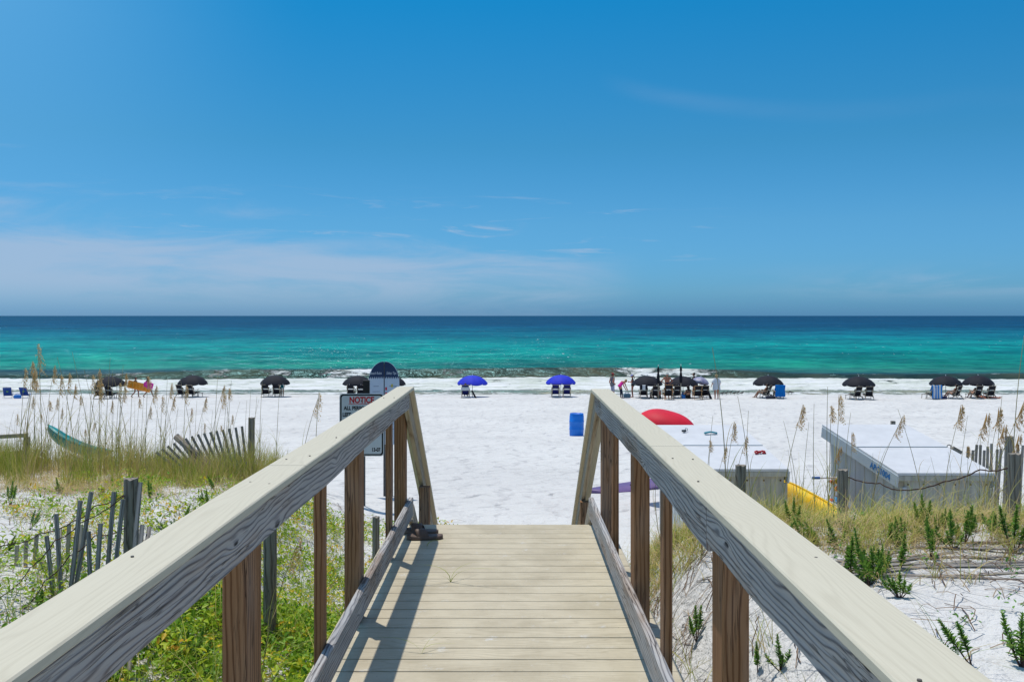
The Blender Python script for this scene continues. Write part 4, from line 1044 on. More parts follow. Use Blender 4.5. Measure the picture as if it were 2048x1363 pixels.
# ------------------------------------------------------------------ posts, rope and sand fences
def stake(name, label, x, y, top, rad, lean=(0, 0), mat=None, group=None, sq=False, depth=.3):
    g = H(x, y); r = thing(name, label, 'post', (x, y, g), 0, group)
    hgt__ = top - g
    mb = MB(); n = 7; rings = []; lens = []
    for i in range(n + 1):
        f = i / n; z = -depth + (hgt__ + depth) * f
        rings.append([Vector((lean[0] * f + rad * (1 + .06 * math.sin(3 * k + i)) * math.cos(2 * math.pi * k / 14), lean[1] * f + rad * (1 + .06 * math.cos(2 * k + i * 2)) * math.sin(2 * math.pi * k / 14), z + (.008 * math.sin(k * 2.1) if i == n else 0))) for k in range(14)]); lens.append(z)
    mb.ring_loft(rings, lens); mb.build('post_body', mat or W_POST, r); return r
GP = 'old round posts of the dune rope line'
p1_ = px(1481, 930, 9.1); p2_ = px(1685, 939, 9.1); p3_ = px(2028, 907, 7.75)
stake('wooden_post', 'round grey post left of the yellow kayak, in front of the left locker', p1_.x, p1_.y, p1_.z, .05, group=GP)
stake('wooden_post', 'round grey post standing in front of the toy bag', p2_.x, p2_.y, p2_.z, .05, group=GP)
stake('wooden_post', 'thick dark post at the right edge, nearest on the right dune', p3_.x, p3_.y, p3_.z, .05, group=GP)
p4 = px(2018, 872, 13.0); stake('wooden_post', 'tall post behind golden sea oats beside the far right picket fence', p4.x, p4.y, p4.z, .055, group=GP)
p5 = px(262, 957, 6.5); stake('wooden_post', 'thick cracked post in the middle of the near left picket fence', p5.x, p5.y, p5.z, .05, group=GP)
p6 = px(503, 835, 14.6); stake('wooden_post', 'tall post at the right end of the far left picket fence', p6.x, p6.y, p6.z, .05, group=GP)
p7 = px(540, 1065, 7.0); stake('wooden_post', 'dark post seen through the left railing behind a tan seed head', p7.x, p7.y, p7.z + .25, .05, group=GP)
p8 = px(752, 1033, 9.0); stake('wooden_post', 'short pale post seen through the left railing beside the end post', p8.x, p8.y, p8.z, .035, group=GP)
p9 = px(1553, 1005, 9.3); stake('wooden_post', 'thin grey stake at the corner of the left locker', p9.x, p9.y, p9.z, .018, group=GP)
# leaning log
a = px(352, 872, 14.4); b_ = px(440, 950, 14.2); r = thing('leaning_log', 'weathered round log leaning out of the grass at left', 'log', a)
MB().tube([(0, 0, 0), (b_ - a) * .5, (b_ - a) * 1.1], [.055, .06, .06], 12).build('log_body', W_POST, r, True)
# pickets
def picket(top, bot, w, label, group, mat=None):
    top, bot = Vector(top), Vector(bot); g = H(bot.x, bot.y); d = (top - bot).normalized(); bot = bot - d * max(.05, (bot.z - g) / max(.3, d.z) + .08)
    r = thing('fence_picket', label, 'picket', bot); L = (top - bot)
    s1 = random.uniform(-.006, .006)
    mb = MB(); mb.prism((0, 0, 0), L, w, .010, up=(0, 1, 0), ch=.002, n=8, warp=lambda f, x, y: (s1 * math.sin(f * 3.1), .004 * math.sin(f * 5 + s1 * 900)))
    mb.build('slat', mat or W_PICK, r); r['group'] = group; return r
G1 = 'dark slats of the near left sand fence'; G2 = 'pale slats of the sand fence row behind'
near = [(315, 650, 360, 1055), (380, 500, 412, 1015), (545, 410, 487, 960), (620, 350, 525, 940), (605, 620, 612, 880), (687, 565, 670, 860), (775, 350, 735, 820), (838, 400, 800, 775), (955, 285, 940, 450), (970, 575, 960, 680), (1018, 590, 1010, 645)]
farp = [(118, 715, 97, 950), (180, 680, 172, 930), (250, 640, 235, 930), (470, 570, 460, 950), (550, 575, 540, 700), (255, 790, 330, 900), (410, 600, 405, 660)]
posn = ['leftmost dark slat, leaning right', 'second dark slat from the left', 'tall dark slat crossed by the leaning one', 'tall leaning dark slat with a twig at its top', 'short dark slat right of the crossing pair', 'short slat midway to the thick post', 'tall slat left of the thick post', 'dark slat touching the thick post', 'slat rising just right of the thick post', 'short slat right of the thick post', 'lowest slat at the right end of the near left fence']
for (a, b__, c_, d_), lab in zip(near, posn):
    k = 3.407; Yp = 6.3 + .15 * random.random(); picket(px(a / k, 880 + b__ / k, Yp), px(c_ / k, 880 + d_ / k, Yp - .05), .031, lab, G1)
posf = ['leftmost pale slat of the row behind', 'second pale slat from the left', 'third pale slat from the left', 'pale slat behind the second dark slat', 'pale slat between the crossing dark slats', 'fallen pale slat lying diagonally', 'pale stub just behind the second dark slat']
for (a, b__, c_, d_), lab in zip(farp, posf):
    k = 3.407; Yp = 7.0 + .15 * random.random(); picket(px(a / k, 880 + b__ / k, Yp), px(c_ / k, 880 + d_ / k, Yp - .05), .031, lab, G2, W_PALE)
G3 = 'slats of the far left sand fence'
for i in range(15):
    f = i / 14; xt = 484 - 13.0 * i * (1 - .004 * i); yt = 852 + 2.3 * i + .2 * i * max(0, i - 7); xb = 493 - 8.2 * i; yb__ = 945 + .6 * i
    Yp = 14.55 - .03 * i
    picket(px(xt, yt, Yp), px(xb, yb__, Yp - .1), .040, 'thin grey slat in the fanned sand fence left of the far post', G3, W_PICK)
G4 = 'slats of the far right sand fence'
for i in range(14):
    xx = 1934 + i * 8.3 + random.uniform(-1.5, 1.5); Yp = 13.6 + .05 * i
    picket(px(xx + random.uniform(-1, 4), 893 + 7 * math.sin(i * 1.9), Yp), px(xx - 2, 985, Yp), .042, 'thin grey slat in the sand fence right of the right locker', G4, W_PICK)
# fallen slats
G5 = 'fallen slats on the right dune'
for i in range(24):
    f = i / 23; cx = 1640 + 17 * i + random.uniform(-30, 30); cy = 1108 + random.uniform(-34, 40) + (10 if i > 12 else 0)
    c_ = ground_at(cx, cy); an = R(random.uniform(0, 34)) if i < 15 else R(random.uniform(-14, 16)); L = random.uniform(.22, .58)
    dx_, dy_ = math.cos(an) * L, math.sin(an) * L
    a = Vector((c_.x - dx_, c_.y - dy_, H(c_.x - dx_, c_.y - dy_) + random.uniform(-.006, .022))); b_ = Vector((c_.x + dx_, c_.y + dy_, H(c_.x + dx_, c_.y + dy_) + random.uniform(-.006, .022)))
    r = thing('fallen_slat', 'weathered grey slat lying flat on the sand of the right dune', 'picket', a, 0, G5)
    MB().prism((0, 0, 0), b_ - a, .036, .010, ch=.002).build('slat', W_PICK, r)
# wires and ropes
M_ROPE = pm('rusty_brown_rope', (.10, .055, .04), (.05, .03, .025), 60, .9)
def rope(pts, label, rad=.006, name='rope', group=None):
    P = [Vector(p) for p in pts]; o0 = P[0].copy(); r = thing(name, label, 'rope', o0, 0, group); full = []
    for i in range(len(P) - 1):
        for k in range(8):
            f = k / 8; q = P[i].lerp(P[i + 1], f); q.z += .003 * math.sin(f * 20 + i) - .02 * math.sin(f * math.pi); full.append(q - o0)
    full.append(P[-1] - o0)
    MB().tube(full, rad, 6).build('strand', M_ROPE, r, True)
rope([p2_ + Vector((.05, 0, -.07)), px(1760, 966, 8.9), px(1808, 980, 8.7), px(1890, 962, 8.4), px(1960, 938, 8.1), p3_ + Vector((-.05, 0, -.12))], 'sagging twisted rope between the two dark posts in front of the right locker')
rope([px(-30, 1085, 6.3), px(30, 1085, 6.35), px(80, 1066, 6.4), px(150, 1040, 6.45), px(190, 1010, 6.5), px(250, 988, 6.5)], 'upper rusty wire through the near left sand fence', .004)
rope([px(-30, 1200, 6.1), px(20, 1180, 6.1), px(60, 1135, 6.25), px(110, 1080, 6.3), px(160, 1045, 6.35), px(250, 990, 6.45)], 'steep rusty wire across the near left sand fence', .004)
rope([px(-20, 1245, 6.0), px(50, 1215, 6.1), px(90, 1160, 6.2), px(140, 1110, 6.3), px(190, 1070, 6.4), px(250, 1055, 6.45)], 'lower rusty wire of the near left sand fence', .004)
# low wooden rail far left
a = px(-60, 876, 16.0); b_ = px(56, 872, 16.2); r = thing('wooden_rail', 'pale low wooden rail at the far left behind the grass', 'railing', (a.x, a.y, H(a.x, a.y)))
zz = a.z - r.location.z
MB().prism((0, 0, zz), (b_.x - a.x, .2, zz + .03), .04, .07).build('top_board', W_PALE, r)
MB().prism((0, 0, zz - .3), (b_.x - a.x, .2, zz - .28), .03, .07).build('lower_board', W_PALE, r)
for f in (.05, .95): MB().prism(((b_.x - a.x) * f, .06 + .2 * f, -.4), ((b_.x - a.x) * f, .06 + .2 * f, zz - .01), .08, .08, up=(0, 1, 0)).build('post', W_POST, r)
# ------------------------------------------------------------------ people: one continuous body each
SKIN = pm('sunned_skin', (.42, .22, .14), (.36, .18, .11), 9, .5, .3)
SKIN2 = pm('tanned_skin', (.30, .145, .085), (.25, .115, .065), 9, .5, .3)
SKIN3 = pm('reddened_skin', (.46, .18, .11), (.40, .15, .09), 9, .5, .3)
def capsule(V, Fq, a, b_, ra, rb, n=12):
    a, b_ = Vector(a), Vector(b_); d = b_ - a; L = d.length
    if L < 1e-5: d = Vector((0, 0, 1))
    d = d.normalized(); u = d.orthogonal().normalized(); w = d.cross(u); base = len(V)
    prof = [(-math.cos(t_) * ra, math.sin(t_) * ra, 0) for t_ in (0.25, .6, 1.0, 1.35)] + [(math.sin(t_) * rb, math.cos(t_) * rb, 1) for t_ in (.2, .55, 1.0, 1.32)]
    for off, r, e in prof:
        c = (b_ if e else a) + d * off
        for k in range(n):
            q = 2 * math.pi * k / n; V.append(c + (u * math.cos(q) + w * math.sin(q)) * r)
    for i in range(len(prof) - 1):
        for k in range(n):
            j = (k + 1) % n; Fq.append((base + i * n + k, base + i * n + j, base + (i + 1) * n + j, base + (i + 1) * n + k))
    Fq.append(tuple(base + k for k in range(n))[::-1]); Fq.append(tuple(base + (len(prof) - 1) * n + k for k in range(n)))
def remesh(caps, vox, smooth_it=3):
    V = []; Fq = []
    for c in caps: capsule(V, Fq, c[0], c[1], c[2], c[3])
    me = bpy.data.meshes.new('tmp'); me.from_pydata([tuple(v) for v in V], [], Fq); o = bpy.data.objects.new('tmp', me); COL.objects.link(o)
    m = o.modifiers.new('r', 'REMESH'); m.mode = 'VOXEL'; m.voxel_size = vox
    m2 = o.modifiers.new('s', 'SMOOTH'); m2.factor = .5; m2.iterations = smooth_it
    bpy.context.view_layer.update()
    out = bpy.data.meshes.new_from_object(o.evaluated_get(bpy.context.evaluated_depsgraph_get()))
    bpy.data.objects.remove(o); bpy.data.meshes.remove(me); return out
BASE = dict(pel=(0, 0, .93), wst=(0, .0, 1.07), chs=(0, .0, 1.28), nck=(0, -.01, 1.43), hd=(0, .015, 1.585),
            shL=(-.175, -.01, 1.385), elL=(-.225, -.03, 1.11), wrL=(-.235, .03, .88), shR=(.175, -.01, 1.385), elR=(.225, -.03, 1.11), wrR=(.235, .03, .88),
            hpL=(-.09, 0, .90), knL=(-.10, .03, .49), anL=(-.105, -.02, .08), hpR=(.09, 0, .90), knR=(.10, .03, .49), anR=(.105, -.02, .08), face=(0, 1, 0), ftL=(0, 1, 0), ftR=(0, 1, 0))
def person(label, x, y, rz, pose=None, skin=SKIN, cloth=None, sc=1.0, hair=None, hairstyle='short', hat=None, fem=False, z=None, group=None, extra=None):
    """cloth: {tag: material}; tags: torso, hips, thigh, chestband, calf"""
    P = dict(BASE); P.update(pose or {}); P = {k: Vector(v) for k, v in P.items()}
    g = H(x, y) if z is None else z
    r = thing('person', label, 'person', (x, y, g), rz, group); r.scale = (sc, sc, sc)
    caps = []; A = lambda a, b_, ra, rb, tg: caps.append((Vector(a), Vector(b_), ra, rb, tg))
    up = (P['nck'] - P['pel']).normalized(); side = (P['shR'] - P['shL']).normalized(); fwd = up.cross(side) * -1
    if fwd.dot(P['face']) < 0 and abs(P['face'].z) < .9: pass
    fwd = side.cross(up) * -1; fwd = up.cross(side) * 1.0; fwd = -fwd if fwd.dot(Vector((0, 1, 0))) < -.2 else fwd
    hw = .09 if fem else .08
    for s in (-1, 1):
        A(P['pel'] + side * s * hw, P['wst'] + side * s * .055, .105 if fem else .10, .095, 'hips')
        A(P['wst'] + side * s * .055, P['chs'] + side * s * .085, .092, .10, 'belly')
        A(P['chs'] + side * s * .085, P['nck'] + side * s * .07 - up * .07, .105, .07, 'torso')
        if fem: A(P['chs'] + side * s * .075 + fwd * .07, P['chs'] + side * s * .075 + fwd * .085, .055, .045, 'chest')
        A(P['nck'] + side * s * .03 - up * .03, P['sh' + 'LR'[s > 0]] + up * .0, .055, .06, 'torso')
        A(P['pel'] + side * s * .07 - fwd * .06, P['pel'] + side * s * .07 - fwd * .06 - up * .04, .08, .08, 'hips')
    A(P['nck'] - up * .05, P['nck'].lerp(P['hd'], .6), .055, .05, 'neck')
    face = P['face'].normalized(); hup = (P['hd'] - P['nck']).normalized(); hup = (hup - face * hup.dot(face)).normalized(); hs = face.cross(hup)
    hd = P['hd']
    A(hd + hup * .035 - face * .02, hd + hup * .03 + face * .02, .087, .083, 'head'); A(hd - hup * .03 + face * .025, hd - hup * .065 + face * .05, .062, .038, 'head')
    A(hd + face * .085 + hup * .01, hd + face * .105 - hup * .02, .010, .016, 'head'); A(hd - hup * .052 + face * .075 - hs * .015, hd - hup * .052 + face * .075 + hs * .015, .012, .012, 'head')
    for s in (-1, 1):
        A(hd + hs * s * .083 + hup * .02, hd + hs * s * .086 - hup * .015, .018, .013, 'head')
        A(hd + hs * s * .032 + face * .08 + hup * .032, hd + hs * s * .045 + face * .075 + hup * .032, .010, .010, 'head')
    for q in 'LR':
        s = 1 if q == 'R' else -1
        sh, el, wr = P['sh' + q], P['el' + q], P['wr' + q]
        A(sh, sh.lerp(el, .5), .056, .047, 'sleeve'); A(sh.lerp(el, .5), el, .047, .038, 'arm'); A(el, el.lerp(wr, .4), .040, .038, 'arm'); A(el.lerp(wr, .4), wr, .038, .025, 'arm')
        hdv = P.get('hn' + q); hdv = Vector(hdv).normalized() if hdv is not None else (wr - el).normalized()
        pn = side * s; pn = (pn - hdv * pn.dot(hdv)); pn = pn.normalized() if pn.length > .1 else hdv.orthogonal().normalized(); ax = hdv.cross(pn).normalized()
        pl = wr + hdv * .05
        for k in (-.024, -.008, .008, .024): A(wr + ax * k * .6, wr + hdv * .085 + ax * k, .013, .012, 'hand')
        for k, (o_, ln) in enumerate(((-.027, .066), (-.009, .078), (.009, .074), (.027, .058))):
            b0 = wr + hdv * .085 + ax * o_; m1_ = b0 + hdv * ln * .5 - pn * .008; m2_ = m1_ + hdv * ln * .45 - pn * .022
            A(b0, m1_, .0095, .009, 'hand'); A(m1_, m2_, .009, .0075, 'hand')
        t0 = wr + hdv * .025 + ax * .026 * (1 if True else -1); A(t0, t0 + ax * .026 + hdv * .028, .012, .010, 'hand'); A(t0 + ax * .026 + hdv * .028, t0 + ax * .034 + hdv * .058, .010, .008, 'hand')
        hp, kn, an = P['hp' + q], P['kn' + q], P['an' + q]
        A(hp, hp.lerp(kn, .45), .092 if fem else .085, .072, 'thigh'); A(hp.lerp(kn, .45), kn, .072, .055, 'lowthigh'); A(kn, kn.lerp(an, .35), .055, .057, 'calf'); A(kn.lerp(an, .35), an, .057, .036, 'calf')
        ft = Vector(P['ft' + q]).normalized(); A(an - ft * .03 - Vector((0, 0, .035)), an - Vector((0, 0, .03)), .034, .036, 'foot'); A(an - Vector((0, 0, .03)), an + ft * .13 - Vector((0, 0, .052)), .036, .026, 'foot')
        for k in range(3): A(an + ft * .13 + ft.cross(Vector((0, 0, 1))) * (k - 1) * .02 - Vector((0, 0, .056)), an + ft * .165 + ft.cross(Vector((0, 0, 1))) * (k - 1) * .02 - Vector((0, 0, .062)), .016, .012, 'foot')
    me = remesh(caps, .0085, 2)
    mats = [skin]; tagm = {}
    for tg, mt in (cloth or {}).items():
        if mt not in mats: mats.append(mt)
        tagm[tg] = mats.index(mt)
    n = len(me.polygons); ctr = np.empty(n * 3); me.polygons.foreach_get('center', ctr); ctr = ctr.reshape(-1, 3)
    best = np.full(n, 1e9); mi = np.zeros(n, int)
    for a, b_, ra, rb, tg in caps:
        a_, d_ = np.array(a), np.array(b_ - a); L2_ = max(1e-9, d_ @ d_); tt = np.clip(((ctr - a_) @ d_) / L2_, 0, 1)
        ds_ = np.linalg.norm(ctr - a_ - tt[:, None] * d_, axis=1) - (ra + (rb - ra) * tt)
        k = ds_ < best; best[k] = ds_[k]; mi[k] = tagm.get(tg, 0)
    body = link(me, 'body', mats, r, True); me.polygons.foreach_set('material_index', mi.astype(np.int32))
    for s in (-1, 1):
        e = hd + hs * s * .032 + face * .087 + hup * .018; MB().lathe([(0, -.007), (.0075, 0), (0, .007)], 8, e).build('eye', M_BLK, r, True)
    if hair is not None:
        hc = [(hd + hup * .048 - face * .028, hd + hup * .05 + face * .0, .092, .086), (hd + hup * .0 - face * .05, hd + hup * .03 - face * .045, .07, .085)]
        for s in (-1, 1): hc.append((hd + hs * s * .05 + hup * .01 - face * .03, hd + hs * s * .045 + hup * .06, .05, .05))
        if hairstyle == 'long':
            for k in range(-2, 3): hc.append((hd - face * .05 + hs * k * .03, hd - face * .075 + hs * k * .042 - hup * .36, .045, .022))
        if hairstyle == 'ponytail':
            hc += [(hd - face * .09 + hup * .03, hd - face * .125 - hup * .04, .04, .042), (hd - face * .125 - hup * .04, hd - face * .11 - hup * .24, .042, .014)]
        if hairstyle == 'bun': hc += [(hd - face * .07 + hup * .10, hd - face * .08 + hup * .12, .045, .04)]
        hm = remesh([(Vector(a), Vector(b_), c_, d_) for a, b_, c_, d_ in hc], .012, 2); link(hm, 'hair', hair, r, True)
    if hat:
        kind, hm_ = hat; M3 = Matrix((hs, face, hup)).transposed(); hpos = hd + hup * .055
        mb = MB()
        if kind == 'brim': mb.lathe([(.16, -.03), (.155, -.018), (.10, .0), (.098, .05), (.085, .085), (.05, .10), (0, .104)], 24, hpos, M3)
        else:
            mb.lathe([(.102, -.01), (.104, .03), (.09, .07), (.05, .10), (0, .106)], 24, hpos, M3)
        mb.build('hat', hm_, r, True)
        if kind == 'cap':
            mb = MB(); rings = []
            for i in range(5):
                f = i / 4; rings.append([hpos + hs * (.075 * (1 - .35 * f * f)) * u_ + face * (.08 + .095 * f * math.sqrt(max(0, 1 - u_ * u_ * .7))) - hup * (.0 + .02 * f) for u_ in (-1, -.5, 0, .5, 1)] + [hpos + hs * (.075 * (1 - .35 * f * f)) * u_ + face * (.08 + .095 * f * math.sqrt(max(0, 1 - u_ * u_ * .7))) - hup * (.008 + .02 * f) for u_ in (1, .5, 0, -.5, -1)])
            mb.ring_loft(rings, [i / 4 for i in range(5)]); mb.build('cap_peak', hm_, r, True)
    return r
def mt(n, c, rough=.85): return pm(n, c, None, 20, rough)
H_DARK = mt('dark_hair', (.018, .012, .009), .5); H_BLOND = mt('blond_hair', (.42, .28, .13), .5); H_BROWN = mt('brown_hair', (.07, .035, .018), .5)
NAVYC = mt('navy_swim_cloth', (.012, .018, .045)); BLKC = mt('black_swim_cloth', (.01, .01, .011)); PINKC = mt('hot_pink_cloth', (.75, .02, .32)); GREYC = mt('heather_grey_cloth', (.13, .14, .16)); LIGHTC = mt('pale_patterned_cloth', (.35, .36, .48)); WHTC = mt('white_shirt_cloth', (.60, .61, .64)); TEALC = mt('teal_swim_cloth', (.03, .22, .28)); REDC = mt('faded_red_cap_cloth', (.30, .04, .035)); LAVC = mt('lavender_cap_cloth', (.34, .36, .66)); BLUEC = mt('denim_blue_cloth', (.04, .10, .28)); CREAMC = mt('cream_hat_cloth', (.50, .52, .48))
PI_ = math.pi
walk = dict(hpL=(-.09, 0, .90), knL=(-.10, .20, .52), anL=(-.10, .22, .10), hpR=(.09, 0, .90), knR=(.10, .0, .48), anR=(.10, -.30, .13), ftR=(0, 1, -.5))
swim = {'hips': NAVYC, 'chest': NAVYC}
# the two walkers carrying floats
x, y, z = spot(271, 792); x1, y1 = x, y
person('walking person in a dark bikini with an orange float under the arm', x, y, -PI_ / 2, dict(walk, wrR=(.27, .10, .98), elR=(.27, -.10, 1.12), wrL=(-.26, .12, .98), elL=(-.25, -.08, 1.12)), SKIN2, {'hips': BLKC, 'chest': BLKC}, .90, H_DARK, 'bun', fem=True)
def raft(label, loc, size, rz, tilt, mat, cat='pool float'):
    r = thing('pool_float', label, cat, loc, rz); r.rotation_euler = (tilt, R(8), rz)
    w, h = size; n = 7; mb = MB(); rings = []
    sec = [];
    for i in range(n * 4 + 1): u_ = i / (n * 4); sec.append(((u_ - .5) * w, .03 + .035 * abs(math.sin(u_ * n * math.pi))))
    for k in range(9):
        f = k / 8; zz = (f - .5) * h; e = (1 - abs(2 * f - 1) ** 8) ** .5
        rings.append([Vector((a, b_ * e, zz)) for a, b_ in sec] + [Vector((a, -b_ * e, zz)) for a, b_ in sec[::-1]])
    mb.ring_loft(rings, [k / 8 for k in range(9)]); mb.build('air_tubes', mat, r, True)
    MB().tube([(w * .42, 0, h * .5), (w * .42, 0, h * .5 + .03)], .012, 8).build('valve', C_WHITE, r)
    return r
M_OR = pm('orange_float_vinyl', (.80, .24, .01), (.80, .32, .02), 5, .35, .5)
raft('long orange inflatable float carried by the two walkers', (x1 + .42, y1 - .34, z + .86), (1.75, .56), R(2), R(-8), M_OR).rotation_euler = (R(-8), R(13), 0)
x, y, z = spot(295, 792)
person('walking person with a pink board, stepping ahead of the one in the bikini', x, y, -PI_ / 2, dict(walk, knL=(-.10, .26, .55), anL=(-.10, .42, .14), wrR=(.28, .14, 1.02), elR=(.27, -.08, 1.12)), SKIN2, {'hips': BLKC, 'torso': BLKC, 'belly': BLKC, 'chest': BLKC}, .90, H_DARK, 'bun', fem=True)
bb = thing('body_board', 'hot pink body board held by the leading walker', 'board', (x + .22, y - .36, z + .93)); bb.rotation_euler = (R(-6), R(-74), 0)
mb = MB(); rings = []
for i in range(13):
    f = i / 12; w = .24 * (1 - max(0, (f - .75) / .25) ** 2 * .5) * (1 - .12 * (f < .1)); xx = (f - .5) * .75
    rings.append([Vector((-w, 0, xx)), Vector((-w, -.045, xx)), Vector((w, -.045, xx)), Vector((w, 0, xx))])
mb.ring_loft(rings, [i / 12 for i in range(13)]); mb.build('foam_core', pm('pink_foam', (.80, .03, .38), None, 6, .6), bb)
# child beside the third umbrella
x, y, z = spot(563, 791); person('small person in pale blue standing beside the right chair of the third umbrella', x, y + .2, .2, None, SKIN, {'torso': mt('pale_blue_cloth', (.35, .50, .62)), 'belly': mt('pale_blue_cloth', (.35, .50, .62)), 'hips': TEALC, 'thigh': TEALC, 'sleeve': mt('pale_blue_cloth', (.35, .50, .62))}, .80, H_BLOND)
def seated(lean=.30, sh=.34):   # in a beach chair facing +y
    return dict(pel=(0, .0, sh), wst=(0, -.06, sh + .13), chs=(0, -.15, sh + .33), nck=(0, -.21, sh + .48), hd=(0, -.22, sh + .64), shL=(-.175, -.20, sh + .43), shR=(.175, -.20, sh + .43),
                elL=(-.27, -.05, sh + .22), wrL=(-.29, .20, sh + .27), elR=(.27, -.05, sh + .22), wrR=(.29, .20, sh + .27), hpL=(-.09, .03, sh), hpR=(.09, .03, sh),
                knL=(-.11, .44, sh + .13), knR=(.11, .44, sh + .13), anL=(-.12, .72, .10), anR=(.12, .68, .10), hnL=(0, 1, -.1), hnR=(0, 1, -.1))
def sit_in(cx, base, rz, label, skin, cloth, hair, style='short', hat=None, fem=False, dy=0):
    x, y, z = spot(cx, base); person(label, x - math.sin(rz) * .16, y + math.cos(rz) * .16 + dy, rz, seated(), skin, cloth, .98, hair, style, hat, fem)
sit_in(931, 794, 0, 'person sitting in the single navy chair under the left blue umbrella', SKIN, {'hips': NAVYC, 'thigh': NAVYC}, H_BROWN)
sit_in(1310, 794.5, .1, 'person in blue shirt in the chair just left of the upright wooden chair', SKIN2, {'hips': GREYC, 'thigh': GREYC, 'torso': BLUEC, 'belly': BLUEC, 'sleeve': BLUEC}, H_DARK)
sit_in(1353, 794.5, .1, 'dark-haired person in the chair between the upright wooden chair and a folded umbrella', SKIN, {'hips': TEALC, 'thigh': TEALC, 'torso': TEALC, 'belly': TEALC}, H_DARK)
sit_in(1409, 795, .05, 'dark-haired person sitting under the lilac umbrella', SKIN2, {'hips': BLKC, 'torso': BLKC, 'belly': BLKC}, H_DARK)
sit_in(1533, 795, .9, 'bare-armed person reclining in the angled chair beside the blue towel', SKIN2, {'hips': BLKC, 'chest': BLKC}, H_DARK, fem=True)
sit_in(1557, 796, 0, 'person in a dark hat sitting behind the bright blue towel', SKIN2, {'hips': NAVYC, 'thigh': NAVYC}, H_DARK, 'short', ('brim', mt('dark_hat_cloth', (.04, .05, .045))))
sit_in(1912, 796.5, .55, 'person lounging in the chair turned sideways at far right', SKIN2, {'hips': BLKC}, H_DARK)
sit_in(1954, 795.5, .15, 'person sitting in the left chair under the rightmost umbrella', SKIN, {'hips': BLKC, 'torso': BLKC}, H_DARK)
x, y, z = spot(1889, 795)
person('bare-backed person stooping under the left of the touching umbrellas', x, y + .6, .2, dict(chs=(0, .14, 1.22), nck=(0, .30, 1.30), hd=(0, .42, 1.40), shL=(-.175, .26, 1.27), shR=(.175, .26, 1.27), elL=(-.27, .34, 1.03), wrL=(-.24, .46, .84), elR=(.30, .30, 1.05), wrR=(.28, .44, .86), face=(0, .8, -.5)), SKIN3, {'hips': WHTC, 'thigh': WHTC, 'lowthigh': WHTC}, .92, H_BROWN)
# standing group
x, y, z = spot(1225, 794)
gs = {'torso': GREYC, 'belly': GREYC, 'hips': GREYC, 'thigh': LIGHTC, 'lowthigh': LIGHTC}
person('man in grey tank top and red cap standing at left of the busy group', x, y, -1.0, dict(elR=(.20, -.12, 1.14), wrR=(.12, .10, 1.0), elL=(-.22, -.08, 1.12)), SKIN3, gs, 1.07, H_BROWN, 'short', ('cap', REDC))
x, y, z = spot(1240, 794)
person('woman in hot pink bending over a slate blue bag', x, y, -1.25, dict(pel=(0, 0, .90), wst=(0, .06, 1.02), chs=(0, .20, 1.16), nck=(0, .33, 1.22), hd=(0, .46, 1.24), shL=(-.165, .28, 1.18), shR=(.165, .28, 1.18), elL=(-.19, .36, .92), wrL=(-.16, .50, .68), elR=(.19, .36, .92), wrR=(.16, .50, .68), hpL=(-.09, 0, .87), hpR=(.09, 0, .87), knL=(-.10, .10, .48), knR=(.10, .12, .48), anL=(-.1, .10, .08), anR=(.1, .14, .08), face=(0, .55, -.85)), SKIN3, {'hips': PINKC, 'belly': PINKC, 'chest': PINKC, 'calf': NAVYC, 'lowthigh': NAVYC}, 1.0, H_BLOND, 'short', fem=True)
x, y, z = spot(1265, 792)
person('woman in black swimsuit and lavender cap looking at her hands', x, y, 1.35, dict(elL=(-.21, .04, 1.13), wrL=(-.06, .24, 1.17), elR=(.21, .04, 1.13), wrR=(.06, .24, 1.17), hnL=(.4, .9, .1), hnR=(-.4, .9, .1), face=(0, .9, -.3)), SKIN3, {'torso': BLKC, 'belly': BLKC, 'hips': BLKC, 'chest': BLKC}, .98, H_BLOND, 'ponytail', ('cap', LAVC), True)
x, y, z = spot(1336, 795)
person('shirtless man in a pale sunhat standing with hands on hips behind the wooden chair', x, y + .35, PI_, dict(elL=(-.38, -.10, 1.16), wrL=(-.17, .05, 1.02), elR=(.38, -.10, 1.16), wrR=(.17, .05, 1.02), hnL=(.7, .4, -.4), hnR=(-.7, .4, -.4)), SKIN3, {'hips': NAVYC, 'thigh': NAVYC, 'lowthigh': NAVYC}, 1.10, H_BROWN, 'short', ('brim', CREAMC))
x, y, z = spot(1376, 794)
sitg = dict(pel=(0, 0, .12), wst=(0, -.03, .26), chs=(0, -.02, .46), nck=(0, .0, .61), hd=(0, .03, .77), shL=(-.17, 0, .57), shR=(.17, 0, .57), elL=(-.24, .10, .33), wrL=(-.18, .32, .36), elR=(.24, .10, .33), wrR=(.18, .32, .36), hpL=(-.09, .03, .12), hpR=(.09, .03, .12), knL=(-.13, .40, .42), knR=(.13, .40, .42), anL=(-.12, .62, .09), anR=(.12, .60, .09))
person('woman with long dark hair sitting on the sand between folded umbrella and lilac umbrella', x, y - .1, .5, sitg, SKIN, {'hips': BLKC, 'torso': BLKC, 'thigh': GREYC, 'lowthigh': GREYC, 'calf': GREYC}, 1.08, H_DARK, 'long', fem=True)
x, y, z = spot(1325, 794); person('bare-shouldered person sitting on the sand just left of the wooden chair', x - .2, y + .3, .9, sitg, SKIN3, {'hips': BLKC}, .95, H_DARK)
x, y, z = spot(1392, 790)
person('dark-haired person in black standing beyond the lilac umbrella near the surf', x, y + .8, 1.2, dict(elR=(.2, .1, 1.12), wrR=(.1, .3, 1.1)), SKIN2, {'torso': BLKC, 'belly': BLKC, 'hips': BLKC, 'chest': BLKC}, 1.04, H_DARK, 'bun', fem=True)
x, y, z = spot(1433, 796)
